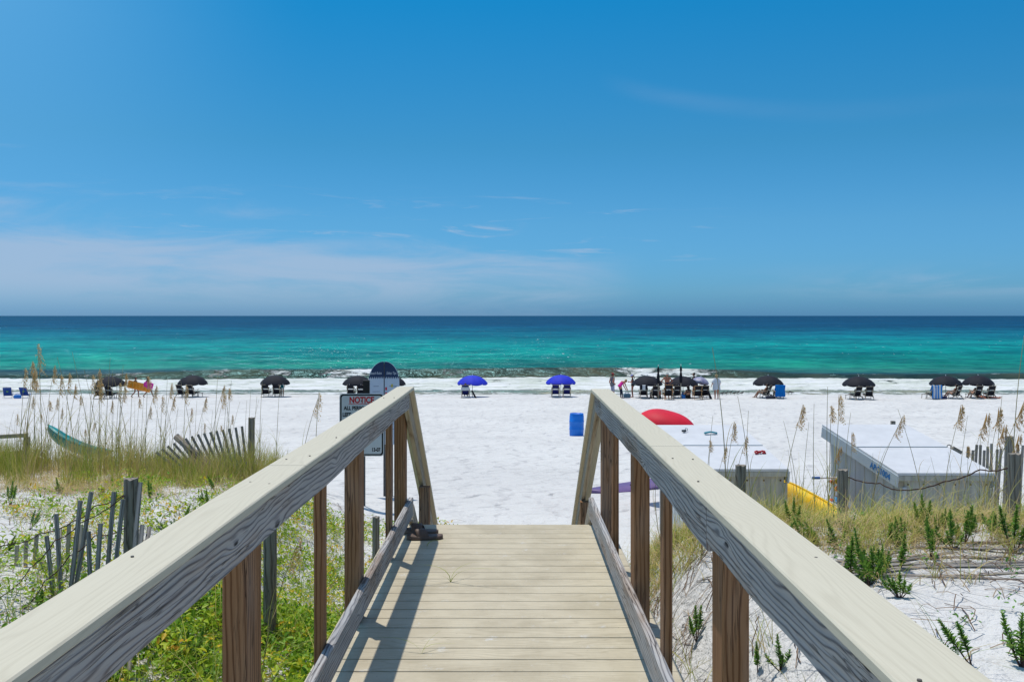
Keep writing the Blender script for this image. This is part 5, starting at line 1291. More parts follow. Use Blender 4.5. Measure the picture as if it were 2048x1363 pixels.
wp_ = person('woman in a loose white shirt with a blond ponytail, walking barefoot', x, y, .1, dict(elL=(-.27, -.02, 1.14), wrL=(-.34, .05, .92), elR=(.25, -.02, 1.12)), SKIN3, {'torso': WHTC, 'belly': WHTC, 'hips': WHTC, 'sleeve': WHTC}, 1.03, H_BLOND, 'ponytail', fem=True)
mb = MB(); rings = []; ns_ = 40
for i in range(15):
    f = i / 14; zz = 1.44 - .80 * f; a = .10 + .10 * min(1, f * 5) + .075 * f; b_ = .085 + .045 * min(1, f * 3) + .06 * f
    rings.append([Vector((a * math.cos(q) * (1 + .05 * f * math.sin(7 * q + f * 2)), b_ * math.sin(q) * (1 + .06 * f * math.sin(9 * q)), zz + .02 * math.sin(3 * q) * f)) for q in [2 * math.pi * k / ns_ for k in range(ns_)]])
mb.ring_loft(rings, [i * .05 for i in range(15)], cap=False); mb.build('loose_shirt', WHTC, wp_, True)
for s in (-1, 1):
    sh, el = Vector((s * .15, -.01, 1.39)), Vector((s * (.27 if s < 0 else .25), -.02, 1.10)); MB().tube([sh, sh.lerp(el, .5), el], [.075, .085, .10], 14).build('sleeve', WHTC, wp_, True)
# person lying on the sand right of the last chair
x, y, z = spot(2001, 795)
lie = dict(pel=(0, 0, .12), wst=(0, -.14, .12), chs=(0, -.34, .13), nck=(0, -.49, .14), hd=(0, -.64, .16), shL=(-.17, -.45, .12), shR=(.17, -.45, .12), elL=(-.30, -.25, .07), wrL=(-.28, .0, .06), elR=(.30, -.25, .07), wrR=(.28, .0, .06), hpL=(-.09, .03, .12), hpR=(.09, .03, .12), knL=(-.10, .44, .10), knR=(.10, .44, .10), anL=(-.1, .84, .08), anR=(.1, .84, .08), face=(0, -.2, 1), ftL=(0, .5, .8), ftR=(0, .5, .8))
person('person lying flat on the sand with legs past the rightmost chair', x - .9, y + .1, -PI_ / 2 - .1, lie, SKIN3, {'hips': NAVYC}, 1.0, H_BROWN)

# ------------------------------------------------------------------ shorebirds
M_BIRD = pm('grey_brown_feathers', (.10, .085, .07), (.04, .035, .035), 40, .8); M_BIRDW = pm('white_feathers', (.5, .5, .48), None, 20, .8); M_BILL = pm('dark_bill', (.03, .02, .015), None, 20, .5)
def bird():
    r = thing('shorebird', 'x', 'bird')
    me = remesh([(Vector(a), Vector(b_), c_, d_) for a, b_, c_, d_ in (((-.10, 0, .17), (.05, 0, .19), .045, .062), ((-.10, 0, .17), (-.22, 0, .155), .04, .012), ((.06, 0, .21), (.13, 0, .27), .04, .026), ((.13, 0, .275), (.145, 0, .28), .032, .028))], .008, 2)
    link(me, 'body', M_BIRD, r, True)
    for s in (-1, 1):
        MB().tube([(.07, s * .035, .20), (-.05, s * .055, .19), (-.23, s * .015, .165)], [.02, .03, .006], 8).build('wing', M_BIRD, r, True)
        MB().tube([(0, s * .02, .15), (-.01, s * .022, .08), (.01, s * .022, .0), (.04, s * .022, .004)], .006, 6).build('leg', M_BILL, r)
    MB().tube([(.165, 0, .28), (.225, 0, .268)], [.012, .003], 8).build('beak', M_BILL, r)
    return r
for i, (cx, by) in enumerate(((1445, 789), (1453, 787.6), (1461, 788.6), (1469, 788), (1476, 788.2), (1484, 788.6), (1577, 788.4), (1583, 788.8))):
    Y = 71.5 + (i * 37 % 5) * .25; X = (cx - 1022) * Y / F
    put('bird', bird, X, Y, random.choice((0.2, .5, 3.0, 2.6, -.2)), 'small dark shorebird standing at the edge of the surf right of the woman in white', 'shorebirds at the waterline', 1.0)
# ------------------------------------------------------------------ vegetation
def vegmat(name, pts, transl=.25, rough=.55):
    m, t, b = new_mat(name)
    tn = t.attr('tint').outputs['Fac']
    c = t.ramp(tn, pts)
    t.set(b.inputs['Base Color'], c); b.inputs['Roughness'].default_value = rough; b.inputs['Specular IOR Level'].default_value = .25
    tr = t.node('ShaderNodeBsdfTranslucent'); t.set(tr.inputs[0], c)
    ms = t.n.new('ShaderNodeMixShader'); ms.inputs[0].default_value = transl
    out = [x for x in t.n if x.type == 'OUTPUT_MATERIAL'][0]
    t.l.new(b.outputs[0], ms.inputs[1]); t.l.new(tr.outputs[0], ms.inputs[2]); t.l.new(ms.outputs[0], out.inputs[0]); return m
V_GRASS = vegmat('dune_grass_blades', [(0, (.10, .20, .02)), (.35, (.30, .35, .04)), (.6, (.48, .42, .10)), (.8, (.54, .40, .17)), (1, (.44, .31, .20))])
V_LEAF = vegmat('vine_leaves', [(0, (.05, .16, .015)), (.4, (.17, .34, .02)), (.75, (.40, .52, .03)), (.93, (.62, .55, .03)), (1, (.68, .40, .04))], .35, .45)
V_SHRUB = vegmat('shrub_leaves', [(0, (.05, .14, .025)), (.5, (.13, .30, .045)), (1, (.32, .48, .07))], .25, .4)
V_OAT = vegmat('sea_oat_seed', [(0, (.55, .33, .11)), (.5, (.75, .53, .24)), (1, (.82, .66, .38))], .55, .7)
V_STALK = vegmat('sea_oat_stalk', [(0, (.16, .14, .05)), (.5, (.32, .26, .11)), (1, (.46, .37, .19))], .0, .7)
V_TWIG = vegmat('dry_twigs', [(0, (.05, .03, .022)), (.5, (.14, .085, .05)), (1, (.34, .26, .18))], .0, .8)

def blades(P, h, w, az, lean, curve, tint, seg=4, zdrop=.35, flat=None):
    """P (N,3) roots; returns verts, quads, tint per vertex"""
    N = len(P); T = np.linspace(0, 1, seg + 1)
    D = np.stack([np.cos(az), np.sin(az), 0 * az], -1)
    sa = az + np.pi / 2 + rng.normal(0, .6, N); Sd = np.stack([np.cos(sa), np.sin(sa), 0 * sa], -1)
    V = np.zeros((N, seg + 1, 2, 3))
    for i, t_ in enumerate(T):
        c = P + D * (h * (lean * t_ + curve * t_ ** 2))[:, None] + np.array([0, 0, 1.0]) * (h * (t_ - zdrop * curve * t_ ** 2))[:, None]
        ww = (w * (1 - t_ ** 1.6) * .5 + .0006)[:, None]
        V[:, i, 0] = c - Sd * ww; V[:, i, 1] = c + Sd * ww
    idx = np.arange(N * (seg + 1) * 2).reshape(N, seg + 1, 2)
    Q = np.stack([idx[:, :-1, 0], idx[:, :-1, 1], idx[:, 1:, 1], idx[:, 1:, 0]], -1).reshape(-1, 4)
    return V.reshape(-1, 3), Q, np.repeat(tint, (seg + 1) * 2)
def leaves(P, D, Nn, L, w, tint, fold=.25):
    """P centre base (N,3), D direction, Nn normal"""
    D = D / np.linalg.norm(D, axis=1, keepdims=True); S_ = np.cross(D, Nn); S_ /= np.linalg.norm(S_, axis=1, keepdims=True) + 1e-9; U = np.cross(S_, D)
    L = L[:, None]; w = w[:, None]; V = np.zeros((len(P), 6, 3))
    V[:, 0] = P; V[:, 1] = P + D * L * .33 - S_ * w * .5 + U * w * fold; V[:, 2] = P + D * L * .72 - S_ * w * .36 + U * w * fold * .6
    V[:, 3] = P + D * L - U * L * .12; V[:, 4] = P + D * L * .72 + S_ * w * .36 + U * w * fold * .6; V[:, 5] = P + D * L * .33 + S_ * w * .5 + U * w * fold
    i0 = np.arange(len(P))[:, None] * 6
    Q = np.concatenate([i0 + np.array([[0, 1, 2, 3]]), i0 + np.array([[0, 3, 4, 5]])], 0)
    return V.reshape(-1, 3), Q, np.repeat(tint, 6)
class NB:
    def __init__(s): s.V = []; s.Q = []; s.T = []; s.n = 0
    def add(s, vqt):
        V, Q, T = vqt; s.V.append(V); s.Q.append(Q + s.n); s.T.append(T); s.n += len(V)
    def build(s, name, mat, parent=None):
        return np_mesh(name, np.concatenate(s.V), np.concatenate(s.Q), mat, parent, {'tint': np.concatenate(s.T)})
def noise2(x, y, s, seed):  # cheap clumpy field 0..1
    return .5 + .5 * np.tanh(1.3 * wob(x, y, s, seed) + .8 * wob(x, y, s * 2.7, seed + 3))
def scat(n, x0, x1, y0, y1, dens):
    x = rng.uniform(x0, x1, n); y = rng.uniform(y0, y1, n); k = rng.random(n) < dens(x, y)
    return x[k], y[k]
def zroot(x, y): return np.stack([x, y, hgt(x, y) - .01], -1)
def clear(x, y):   # keep plants off the walkway and stairs and out of the lockers
    ok = (np.abs(x + .06) > .98) | (y > 10.5)
    for (a, b_, c_, d_) in ((2.2, 3.9, 12.0, 14.4), (4.6, 6.55, 11.85, 14.2)): ok &= ~((x > a) & (x < b_) & (y > c_) & (y < d_))
    return ok
wind = 0.15
# 1. dense grass thickets (one mass nobody could count)
nb = NB()
def band_left(x, y):
    c = sst(y, 11.8, 13.6) * (1 - sst(y, 16.2, 17.2)) * sst(-x, 3.1, 4.1) * np.clip(-.05 + 1.15 * noise2(x, y, 1.5, 2), 0, 1) 
    return np.clip(c, 0, 1) * clear(x, y)
cx_, cy_ = scat(3600, -16, -2.5, 12, 17.3, band_left)
for (xx, yy, hh_, N, tintc, wdt) in ((cx_, cy_, .60, 24, .56, .006),):
    X = np.repeat(xx, N) + rng.normal(0, .06, len(xx) * N); Y = np.repeat(yy, N) + rng.normal(0, .06, len(xx) * N)
    hs_ = np.repeat(rng.uniform(.4, 1.25, len(xx)) * (.55 + .75 * noise2(xx, yy, 1.2, 11)), N) * hh_ * rng.uniform(.5, 1.1, len(X))
    nb.add(blades(zroot(X, Y), hs_, np.full(len(X), wdt), rng.uniform(0, 6.28, len(X)), rng.uniform(0, .22, len(X)), rng.uniform(.0, .5, len(X)), np.clip(np.repeat(rng.normal(tintc, .14, len(xx)), N) + rng.normal(0, .13, len(X)), 0, 1)))
# dry curled straw at its foot
cx_, cy_ = scat(1700, -14, -2.5, 11.0, 15.0, lambda x, y: .7 * sst(-x, 3.0, 3.8) * noise2(x, y, 1.6, 5))
N = 20; X = np.repeat(cx_, N) + rng.normal(0, .10, len(cx_) * N); Y = np.repeat(cy_, N) + rng.normal(0, .10, len(cx_) * N)
nb.add(blades(zroot(X, Y), rng.uniform(.10, .32, len(X)), np.full(len(X), .004), rng.uniform(0, 6.28, len(X)), rng.uniform(.2, .9, len(X)), rng.uniform(.3, 1.3, len(X)), rng.uniform(.62, 1, len(X)), zdrop=.7))
tag(nb.build('dune_grass', V_GRASS), 'dense olive and straw coloured grass thicket along the left dune crest', 'grass', kind='stuff')
nb = NB()
def band_right(x, y):
    a = 1.6 * sst(y, 7.5, 8.4) * (1 - sst(y, 9.3, 10.2)) * sst(x, 1.35, 1.9)
    b_ = sst(y, 6.6, 7.6) * (1 - sst(y, 9.5, 10.5)) * sst(x, .95, 1.2) * (1 - sst(x, 2.2, 3.0)) * .8
    a = np.maximum(a, .55 * sst(y, 5.9, 6.9) * (1 - sst(y, 8.2, 9.0)) * sst(x, 1.9, 2.3))
    gap = 1 - .75 * sst(x, 2.5, 2.8) * (1 - sst(x, 3.3, 3.6)) * sst(y, 8.0, 8.8)
    return np.clip(np.maximum(a, b_) * (.28 + .72 * noise2(x, y, 1.4, 9)), 0, 1) * clear(x, y) * gap
cx_, cy_ = scat(6000, .9, 12, 5.8, 11.0, band_right)
N = 20; X = np.repeat(cx_, N) + rng.normal(0, .05, len(cx_) * N); Y = np.repeat(cy_, N) + rng.normal(0, .05, len(cx_) * N)
hs_ = np.repeat(rng.uniform(.35, 1.15, len(cx_)) * np.where(cx_ < 2.0, .7, 1), N) * .42 * (.5 + .7 * np.repeat(noise2(cx_, cy_, 2.1, 5), N)) * rng.uniform(.4, 1.15, len(X)) * np.where(rng.random(len(X)) < .06, 1.9, 1)
nb.add(blades(zroot(X, Y), hs_, np.full(len(X), .0036), rng.normal(.1, 1.3, len(X)), rng.uniform(0, .35, len(X)), rng.uniform(.1, 1.3, len(X)), np.clip(np.repeat(rng.normal(.54, .17, len(cx_)), N) + rng.normal(0, .13, len(X)), 0, 1), zdrop=.5))
cx_, cy_ = scat(2000, .95, 11, 5.4, 10.0, lambda x, y: (.75 * sst(y, 5.6, 7.2) + .12) * noise2(x, y, 1.9, 6) * clear(x, y))
N = 18; X = np.repeat(cx_, N) + rng.normal(0, .10, len(cx_) * N); Y = np.repeat(cy_, N) + rng.normal(0, .10, len(cx_) * N)
nb.add(blades(zroot(X, Y), rng.uniform(.10, .30, len(X)), np.full(len(X), .0036), rng.uniform(0, 6.28, len(X)), rng.uniform(.2, .9, len(X)), rng.uniform(.3, 1.4, len(X)), rng.uniform(.62, 1, len(X)), zdrop=.7))
tag(nb.build('dune_grass', V_GRASS), 'wind-bent yellow green grass thicket in front of the white lockers', 'grass', kind='stuff')
# sparse taller blades between the rails and the left vine bed
nb = NB()
cx_, cy_ = scat(560, -3.6, -1.02, 3.2, 12.5, lambda x, y: .6 * noise2(x, y, 2.2, 1) * clear(x, y))
N = 16; X = np.repeat(cx_, N) + rng.normal(0, .05, len(cx_) * N); Y = np.repeat(cy_, N) + rng.normal(0, .05, len(cx_) * N)
nb.add(blades(zroot(X, Y), rng.uniform(.2, .62, len(X)), np.full(len(X), .0045), rng.uniform(0, 6.28, len(X)), rng.uniform(0, .5, len(X)), rng.uniform(.1, 1.2, len(X)), np.clip(rng.normal(.30, .22, len(X)), 0, 1), zdrop=.5))
cx_, cy_ = scat(520, -11, -2.0, 3.5, 12.5, lambda x, y: .6 * noise2(x, y, 1.2, 8))
N = 12; X = np.repeat(cx_, N) + rng.normal(0, .05, len(cx_) * N); Y = np.repeat(cy_, N) + rng.normal(0, .05, len(cx_) * N)
nb.add(blades(zroot(X, Y), rng.uniform(.12, .34, len(X)), np.full(len(X), .0036), rng.uniform(0, 6.28, len(X)), rng.uniform(0, .6, len(X)), rng.uniform(.1, 1.2, len(X)), np.clip(rng.normal(.5, .22, len(X)), 0, 1), zdrop=.5))
cx_, cy_ = scat(900, 1.0, 10, 2.5, 8.6, lambda x, y: (.22 + .6 * sst(y, 5.6, 7.2)) * noise2(x, y, 1.7, 4) * clear(x, y))
N = 14; X = np.repeat(cx_, N) + rng.normal(0, .03, len(cx_) * N); Y = np.repeat(cy_, N) + rng.normal(0, .03, len(cx_) * N)
nb.add(blades(zroot(X, Y), rng.uniform(.12, .42, len(X)), np.full(len(X), .0036), rng.uniform(0, 6.28, len(X)), rng.uniform(0, .6, len(X)), rng.uniform(.1, 1.2, len(X)), np.clip(rng.normal(.5, .25, len(X)), 0, 1), zdrop=.5))
tag(nb.build('loose_grass', V_GRASS), 'loose thin grass blades scattered over both dunes beside the railings', 'grass', kind='stuff')

# 2. leafy ground cover
def leafpatch(x0, x1, y0, y1, n, dens, hgtmax, size, tintm, tints, spread, nl):
    cx_, cy_ = scat(n, x0, x1, y0, y1, dens)
    hs_ = rng.uniform(.3, 1, len(cx_)) * hgtmax
    X = np.repeat(cx_, nl) + rng.normal(0, spread, len(cx_) * nl); Y = np.repeat(cy_, nl) + rng.normal(0, spread, len(cx_) * nl)
    k = clear(X, Y); X, Y = X[k], Y[k]; hz = np.repeat(hs_, nl)[k]; tn = np.repeat(rng.normal(tintm, tints, len(cx_)), nl)[k]
    n_ = len(X); P = zroot(X, Y); P[:, 2] += rng.random(n_) ** .7 * hz + .015
    az = rng.uniform(0, 6.28, n_); el = rng.normal(.35, .5, n_)
    D = np.stack([np.cos(az) * np.cos(el), np.sin(az) * np.cos(el), np.sin(el)], -1); Nn = np.stack([rng.normal(0, .45, n_), rng.normal(0, .45, n_), np.ones(n_)], -1)
    L = rng.uniform(.6, 1.25, n_) * size
    return leaves(P, D, Nn, L, L * rng.uniform(.38, .6, n_), np.clip(tn + rng.normal(0, .13, n_), 0, 1))
nb = NB()
nb.add(leafpatch(-3.4, -1.0, 2.6, 8.2, 2300, lambda x, y: np.clip(-.05 + 1.3 * noise2(x, y, 1.9, 3), 0, 1) * (1 - sst(-x, 2.3, 3.2)), .24, .055, .55, .18, .055, 24))
nb.add(leafpatch(-4.6, -1.0, 7.5, 14.5, 2000, lambda x, y: np.clip(-.15 + 1.2 * noise2(x, y, 1.9, 7), 0, 1) * (1 - sst(-x, 3.0, 4.4)), .16, .045, .68, .16, .06, 16))
tag(nb.build('vine_ground_cover', V_LEAF), 'lush bright green leafy vines below the left railing', 'ground cover', kind='stuff')
nb = NB()
nb.add(leafpatch(-13, -1.9, 4.0, 13.6, 4200, lambda x, y: np.clip((noise2(x, y, 1.7, 4) - .60) * 3.2, 0, 1) * (.45 + .55 * sst(y, 5, 10)), .22, .042, .62, .2, .075, 22))
nb.add(blades(*(lambda X, Y: (zroot(X, Y), rng.uniform(.08, .28, len(X)), np.full(len(X), .004), rng.uniform(0, 6.28, len(X)), rng.uniform(.1, .7, len(X)), rng.uniform(.2, 1.2, len(X)), np.clip(rng.normal(.75, .2, len(X)), 0, 1)))(*scat(14000, -13, -1.9, 4.0, 13.0, lambda x, y: np.clip((noise2(x, y, 1.7, 4) - .45) * 2.5, .03, 1)))))
nb.add(leafpatch(-13, -1.9, 4.0, 13.6, 1200, lambda x, y: .16 + 0 * x, .06, .028, .80, .15, .05, 5))
tag(nb.build('vine_ground_cover', V_LEAF), 'patchy yellow green creeping plants on the white sand of the left dune', 'ground cover', kind='stuff')
nb = NB()
nb.add(leafpatch(1.0, 11, 6.8, 10.6, 620, lambda x, y: np.clip((noise2(x, y, 1.5, 12) - .35) * 1.8, 0, 1) * sst(y, 6.5, 7.8), .16, .022, .42, .16, .06, 34))
nb.add(leafpatch(1.0, 11, 2.5, 7.6, 420, lambda x, y: np.clip(noise2(x, y, 1.4, 2) - .45, 0, 1), .16, .030, .40, .14, .05, 18))
tag(nb.build('low_green_cover', V_SHRUB), 'low dark green leafy cover in the grass of the right dune', 'ground cover', kind='stuff')
# 3. dry twigs and straw on the sand
def twigs(n, x0, x1, y0, y1, dens, L0_, L1_, w):
    x, y = scat(n, x0, x1, y0, y1, dens); k = clear(x, y); x, y = x[k], y[k]; n_ = len(x)
    az = rng.uniform(0, 6.28, n_); L = rng.uniform(L0_, L1_, n_); kz = rng.normal(0, .8, n_); V = np.zeros((n_, 5, 2, 3)); a = az.copy(); cx_, cy_ = x.copy(), y.copy(); lift = rng.uniform(.0, .06, n_)
    for i in range(5):
        sx, sy = -np.sin(a) * w, np.cos(a) * w; z = hgt(cx_, cy_) + .006 + lift * math.sin(i / 4 * math.pi)
        V[:, i, 0] = np.stack([cx_ - sx, cy_ - sy, z], -1); V[:, i, 1] = np.stack([cx_ + sx, cy_ + sy, z + .002], -1)
        cx_ = cx_ + np.cos(a) * L / 4; cy_ = cy_ + np.sin(a) * L / 4; a = a + kz * .35 + rng.normal(0, .25, n_)
    idx = np.arange(n_ * 10).reshape(n_, 5, 2); Q = np.stack([idx[:, :-1, 0], idx[:, :-1, 1], idx[:, 1:, 1], idx[:, 1:, 0]], -1).reshape(-1, 4)
    return V.reshape(-1, 3), Q, np.repeat(rng.random(n_), 10)
nb = NB()
nb.add(twigs(11000, -12, -1.0, 3, 15, lambda x, y: .25 + .6 * noise2(x, y, 1.2, 4), .06, .42, .0030))
nb.add(twigs(8500, 1.0, 11, 2.2, 10.5, lambda x, y: .12 + .75 * noise2(x, y, 1.3, 1) ** 1.5, .06, .44, .0027))
nb.add(twigs(3000, 1.0, 11, 5.8, 9.4, lambda x, y: .25 + .7 * noise2(x, y, 1.6, 3), .12, .55, .003))
tag(nb.build('dry_twigs', V_TWIG), 'dry brown twigs and straw littering the sand of both dunes', 'twigs', kind='stuff')

# 4. leafy shrubs, each its own thing
def make_shrub(h, nst, nleaf, seed, dry=False):
    r = thing('dune_shrub', 'x', 'shrub'); rr = np.random.default_rng(seed); sm = MB(); P = []; D = []; LL = []
    for s in range(nst):
        a = rr.uniform(0, 6.28); ln = h * rr.uniform(.35, .95) if s else h; lean = rr.uniform(.3, 1.15) if s else rr.uniform(.05, .25)
        pts = []
        for i in range(8):
            f = i / 7; pts.append(Vector((math.cos(a) * lean * ln * f * (1 - .35 * f), math.sin(a) * lean * ln * f * (1 - .35 * f), ln * (f - .1 * lean * f * f) - .02)))
        sm.tube(pts, [.006 * (1 - .65 * i / 7) for i in range(8)], 6)
        m = int(nleaf * ln / h)
        for k in range(m):
            f = .30 + .70 * (k / m) ** .75; q = f * 7; i = min(6, int(q)); p = pts[i].lerp(pts[i + 1], q - i); ta = k * 2.4 + rr.normal(0, .3); up_ = rr.normal(.25, .3) + 1.1 * f ** 4
            d = (pts[i + 1] - pts[i]).normalized(); o_ = Vector((math.cos(ta), math.sin(ta), up_)) + d * .3
            P.append(p); D.append(o_.normalized()); LL.append((.6 + .6 * math.sin(min(1, f * 1.1) * math.pi)) * .034)
    P = np.array([tuple(p) for p in P]); D = np.array([tuple(d) for d in D]); LL = np.array(LL) * rr.uniform(.8, 1.2, len(LL))
    sm.build('stem', M_ROPE, r, True)
    Nn = np.array([0, 0, 1.0]) + rr.normal(0, .3, (len(P), 3))
    nb_ = NB(); nb_.add(leaves(P, D, Nn, LL, LL * .36, np.clip(rr.normal(.55, .25, len(P)), 0, 1))); nb_.build('foliage', V_SHRUB, r); return r
protos = [lambda i=i: make_shrub((.36, .34, .28, .36, .26)[i], (3, 5, 7, 2, 7)[i], (120, 84, 66, 130, 76)[i], 100 + i) for i in range(5)]
GR = 'leafy shrubs on the right dune'; GL = 'leafy shrubs on the left dune'
right_sh = [(1940, 1330, 0, .9, 'upright feathery green shrub on bare sand near the lower right corner'), (2045, 1335, 2, 1.1, 'broad shrub with a yellow leaf at the lower right edge'), (2030, 1105, 0, 1.15, 'tall pointed shrub below the thick dark post at the right edge'),
            (1905, 1100, 1, 1.0, 'branched shrub on open sand beneath the right locker'), (1862, 1120, 3, .95, 'tall narrow shrub left of the branched one beneath the right locker'), (1700, 1160, 3, 1.0, 'upright shrub beside the right cap rail below the toy bag'),
            (1755, 1150, 1, .9, 'shrub among fallen slats right of the upright one beside the cap rail'), (1640, 1090, 2, 1.05, 'dark bushy shrub next to the cap rail under the yellow kayak'), (1393, 1285, 0, .8, 'lone thin seedling on the sand seen through the right railing'),
            (1560, 1340, 1, .7, 'small shrub under the right railing at the bottom of the view'), (1515, 1350, 3, .6, 'slender shrub under the right railing just right of the near post'), (1985, 1060, 2, .9, 'reddish tipped bush at the foot of the right locker'), (1800, 1195, 4, .75, 'low spreading shrub among the fallen slats')]
for (a, b_, k, sc, lab) in right_sh:
    p = ground_at(a, b_); o_ = put('shrub%d' % k, protos[k], p.x, p.y, rng.uniform(0, 6), lab, GR, sc * .85); o_.rotation_euler = (rng.normal(0, .28), rng.normal(0, .28), rng.uniform(0, 6))
for i in range(24):
    p = ground_at(rng.uniform(1560, 1990), rng.uniform(1045, 1100)) if i < 17 else ground_at(rng.uniform(1640, 1840), rng.uniform(1110, 1180))
    put('shrub%d' % (i % 5), protos[i % 5], p.x, p.y, 0, 'green leafy shrub growing in the tangled grass and straw before the white lockers', 'shrubs in the grass before the lockers', rng.uniform(.45, .85)).rotation_euler = (rng.normal(0, .25), rng.normal(0, .25), rng.uniform(0, 6))
left_sh = [(20, 1010), (45, 955), (100, 925), (225, 1035), (160, 1040), (300, 1000), (330, 1060), (350, 1075), (365, 1040), (205, 990), (60, 1060), (120, 985), (410, 1010), (8, 1110), (90, 1230), (20, 1290), (270, 1095), (395, 965), (430, 985), (345, 1300), (390, 1345), (560, 1130)]
for i, (a, b_) in enumerate(left_sh):
    p = ground_at(a, b_); put('shrub%d' % (i % 5), protos[i % 5], p.x, p.y, rng.uniform(0, 6), 'small upright leafy shrub growing among creeping plants on the left dune', GL, rng.uniform(.5, .85)).rotation_euler = (rng.normal(0, .25), rng.normal(0, .25), rng.uniform(0, 6))

# 5. sea oats, each plant its own thing
def make_oat(seed, head=True, lean=.12, h=1.8, hl=.34, nodd=.0, dens=1.0):
    r = thing('sea_oat', 'x', 'sea oats'); rr = np.random.default_rng(seed)
    def pt(f): return Vector((lean * h * f ** 1.8, .03 * math.sin(f * 3 + seed), h * (f - .06 * lean * f ** 3)))
    pts = [pt(i / 12) for i in range(13)]; rad = [.0056 * (1 - .72 * i / 12) + .0008 for i in range(13)]
    V = []; Q = []
    for i, p in enumerate(pts):
        for k in range(4): a = k * math.pi / 2; V.append((p.x + math.cos(a) * rad[i], p.y + math.sin(a) * rad[i], p.z))
    for i in range(12):
        for k in range(4): Q.append((i * 4 + k, i * 4 + (k + 1) % 4, i * 4 + 4 + (k + 1) % 4, i * 4 + 4 + k))
    np_mesh('stalk', np.array(V), np.array(Q), V_STALK, r, {'tint': np.full(len(V), rr.uniform(.15, .9))})
    n_ = 7 if head else 5; z0 = rr.uniform(0, .45, n_); P = np.array([tuple(pt(z)) for z in z0])
    nb_ = NB(); nb_.add(blades(P, rr.uniform(.35, .75, n_), np.full(n_, .0055), rr.uniform(0, 6.28, n_), rr.uniform(.05, .35, n_), rr.uniform(.1, .9, n_), rr.uniform(.3, .9, n_), seg=6, zdrop=.6)); nb_.build('leaf_blades', V_GRASS, r)
    if head:
        m = int(46 * dens); P = []; D = []; BR = []
        for k in range(m):
            f = 1 - hl / h * (1 - (k / m) ** .85) ; f = min(f, 1.0); base = pt(f); u_ = k / m; out = .075 * (1 - u_) ** .6 + .012
            a = rr.normal(0.1, .9); dirv = Vector((math.cos(a), math.sin(a), .1)); tip = base + dirv * out * rr.uniform(.5, 1.2)
            BR.append((base, tip - Vector((0, 0, .045 * (1 + nodd))), .0018))
            for q in range(3):
                g = (q + 1) / 3; p = base.lerp(tip, g) - Vector((0, 0, .045 * g * g * (1 + nodd))); P.append(tuple(p)); D.append((dirv.x * .3 + rr.normal(0, .25), rr.normal(0, .25), -.8 - .3 * rr.random() + 1.1 * u_))
        P = np.array(P); D = np.array(D); L = rr.uniform(.015, .027, len(P))
        nb_ = NB(); nb_.add(leaves(P, D, rr.normal(0, 1, (len(P), 3)), L, L * .55, rr.random(len(P)), .1))
        for (a_, b2, w2) in [(pt(max(0, 1 - hl / h)), pt(1.0), .004)] + BR:   # central axis and side branches carrying the spikelets
            d_ = np.array([tuple(b2 - a_)]); Pa = np.array([tuple(a_)]); nb_.add(leaves(Pa, d_, np.array([[.2, -1.0, .1]]), np.array([(b2 - a_).length]), np.array([w2]), np.array([.2]), .1))
        nb_.build('seed_head', V_OAT, r)
    return r
oatp = {}
for i, (hd_, ln, hl, nd) in enumerate(((1, .04, .34, 0), (1, .10, .28, .3), (1, -.05, .40, 0), (1, .17, .30, .8), (1, .28, .34, 1.2), (0, .05, 0, 0), (0, -.14, 0, 0), (0, .15, 0, 0), (1, .02, .22, 0))):
    oatp[i] = (lambda i=i, hd_=hd_, ln=ln, hl=hl, nd=nd: make_oat(40 + i, bool(hd_), ln, 1.8, hl, nd)), ln
def oat(tx, ty, Y, kind, label, group, bx=None):
    mk, ln = oatp[kind]
    top = px(tx, ty, Y); 
    X = top.x - ln * 1.6 if bx is None else (bx - 1022) * Y / F
    g = H(X, Y); hh_ = max(.3, top.z - g); sc = hh_ / 1.8
    if bx is None: X = top.x - ln * 1.8 * sc; g = H(X, Y)
    o = put('oat%d' % kind, mk, X, Y, 0, label, group, sc)
    if bx is not None: o.rotation_euler = (0, math.atan2((top.x - X) - ln * 1.8 * sc, hh_), 0)
    else: o.rotation_euler = (random.uniform(-.04, .04), 0, random.uniform(-.35, .35))
    return o
GLO = 'sea oats of the left thicket'; l1 = 'tan seed headed sea oat standing in the thicket on the left dune'; l2 = 'bare thin sea oat stalk without seed head in the left thicket'
heads = [(72, 688, 14.2, 2), (48, 735, 14.4, 0), (60, 722, 14.6, 8), (66, 742, 14.0, 1), (80, 738, 14.3, 0), (74, 760, 14.8, 8), (111, 730, 14.5, 1), (124, 748, 13.8, 0), (138, 745, 14.6, 0), (186, 748, 14.3, 0), (196, 738, 14.0, 1), (192, 765, 14.7, 2), (204, 762, 14.2, 0), (238, 765, 13.9, 0), (250, 775, 14.5, 1), (262, 745, 14.2, 1), (295, 752, 14.4, 8), (327, 790, 13.9, 0), (343, 765, 14.1, 1), (350, 790, 14.5, 3), (300, 812, 13.5, 1), (382, 815, 14.0, 0), (413, 792, 14.2, 3), (447, 768, 14.0, 3), (452, 785, 14.3, 3), (142, 885, 12.9, 0), (100, 800, 13.4, 8), (160, 790, 14.9, 8), (224, 800, 14.9, 1)]
heads += [(random.uniform(20, 520), random.uniform(745, 860), random.uniform(13.4, 15), random.choice((0, 1, 8, 3))) for _ in range(16)]
for (a, b_, Y, k) in heads: oat(a, b_, Y + random.uniform(-.2, .2), k, l1, GLO)
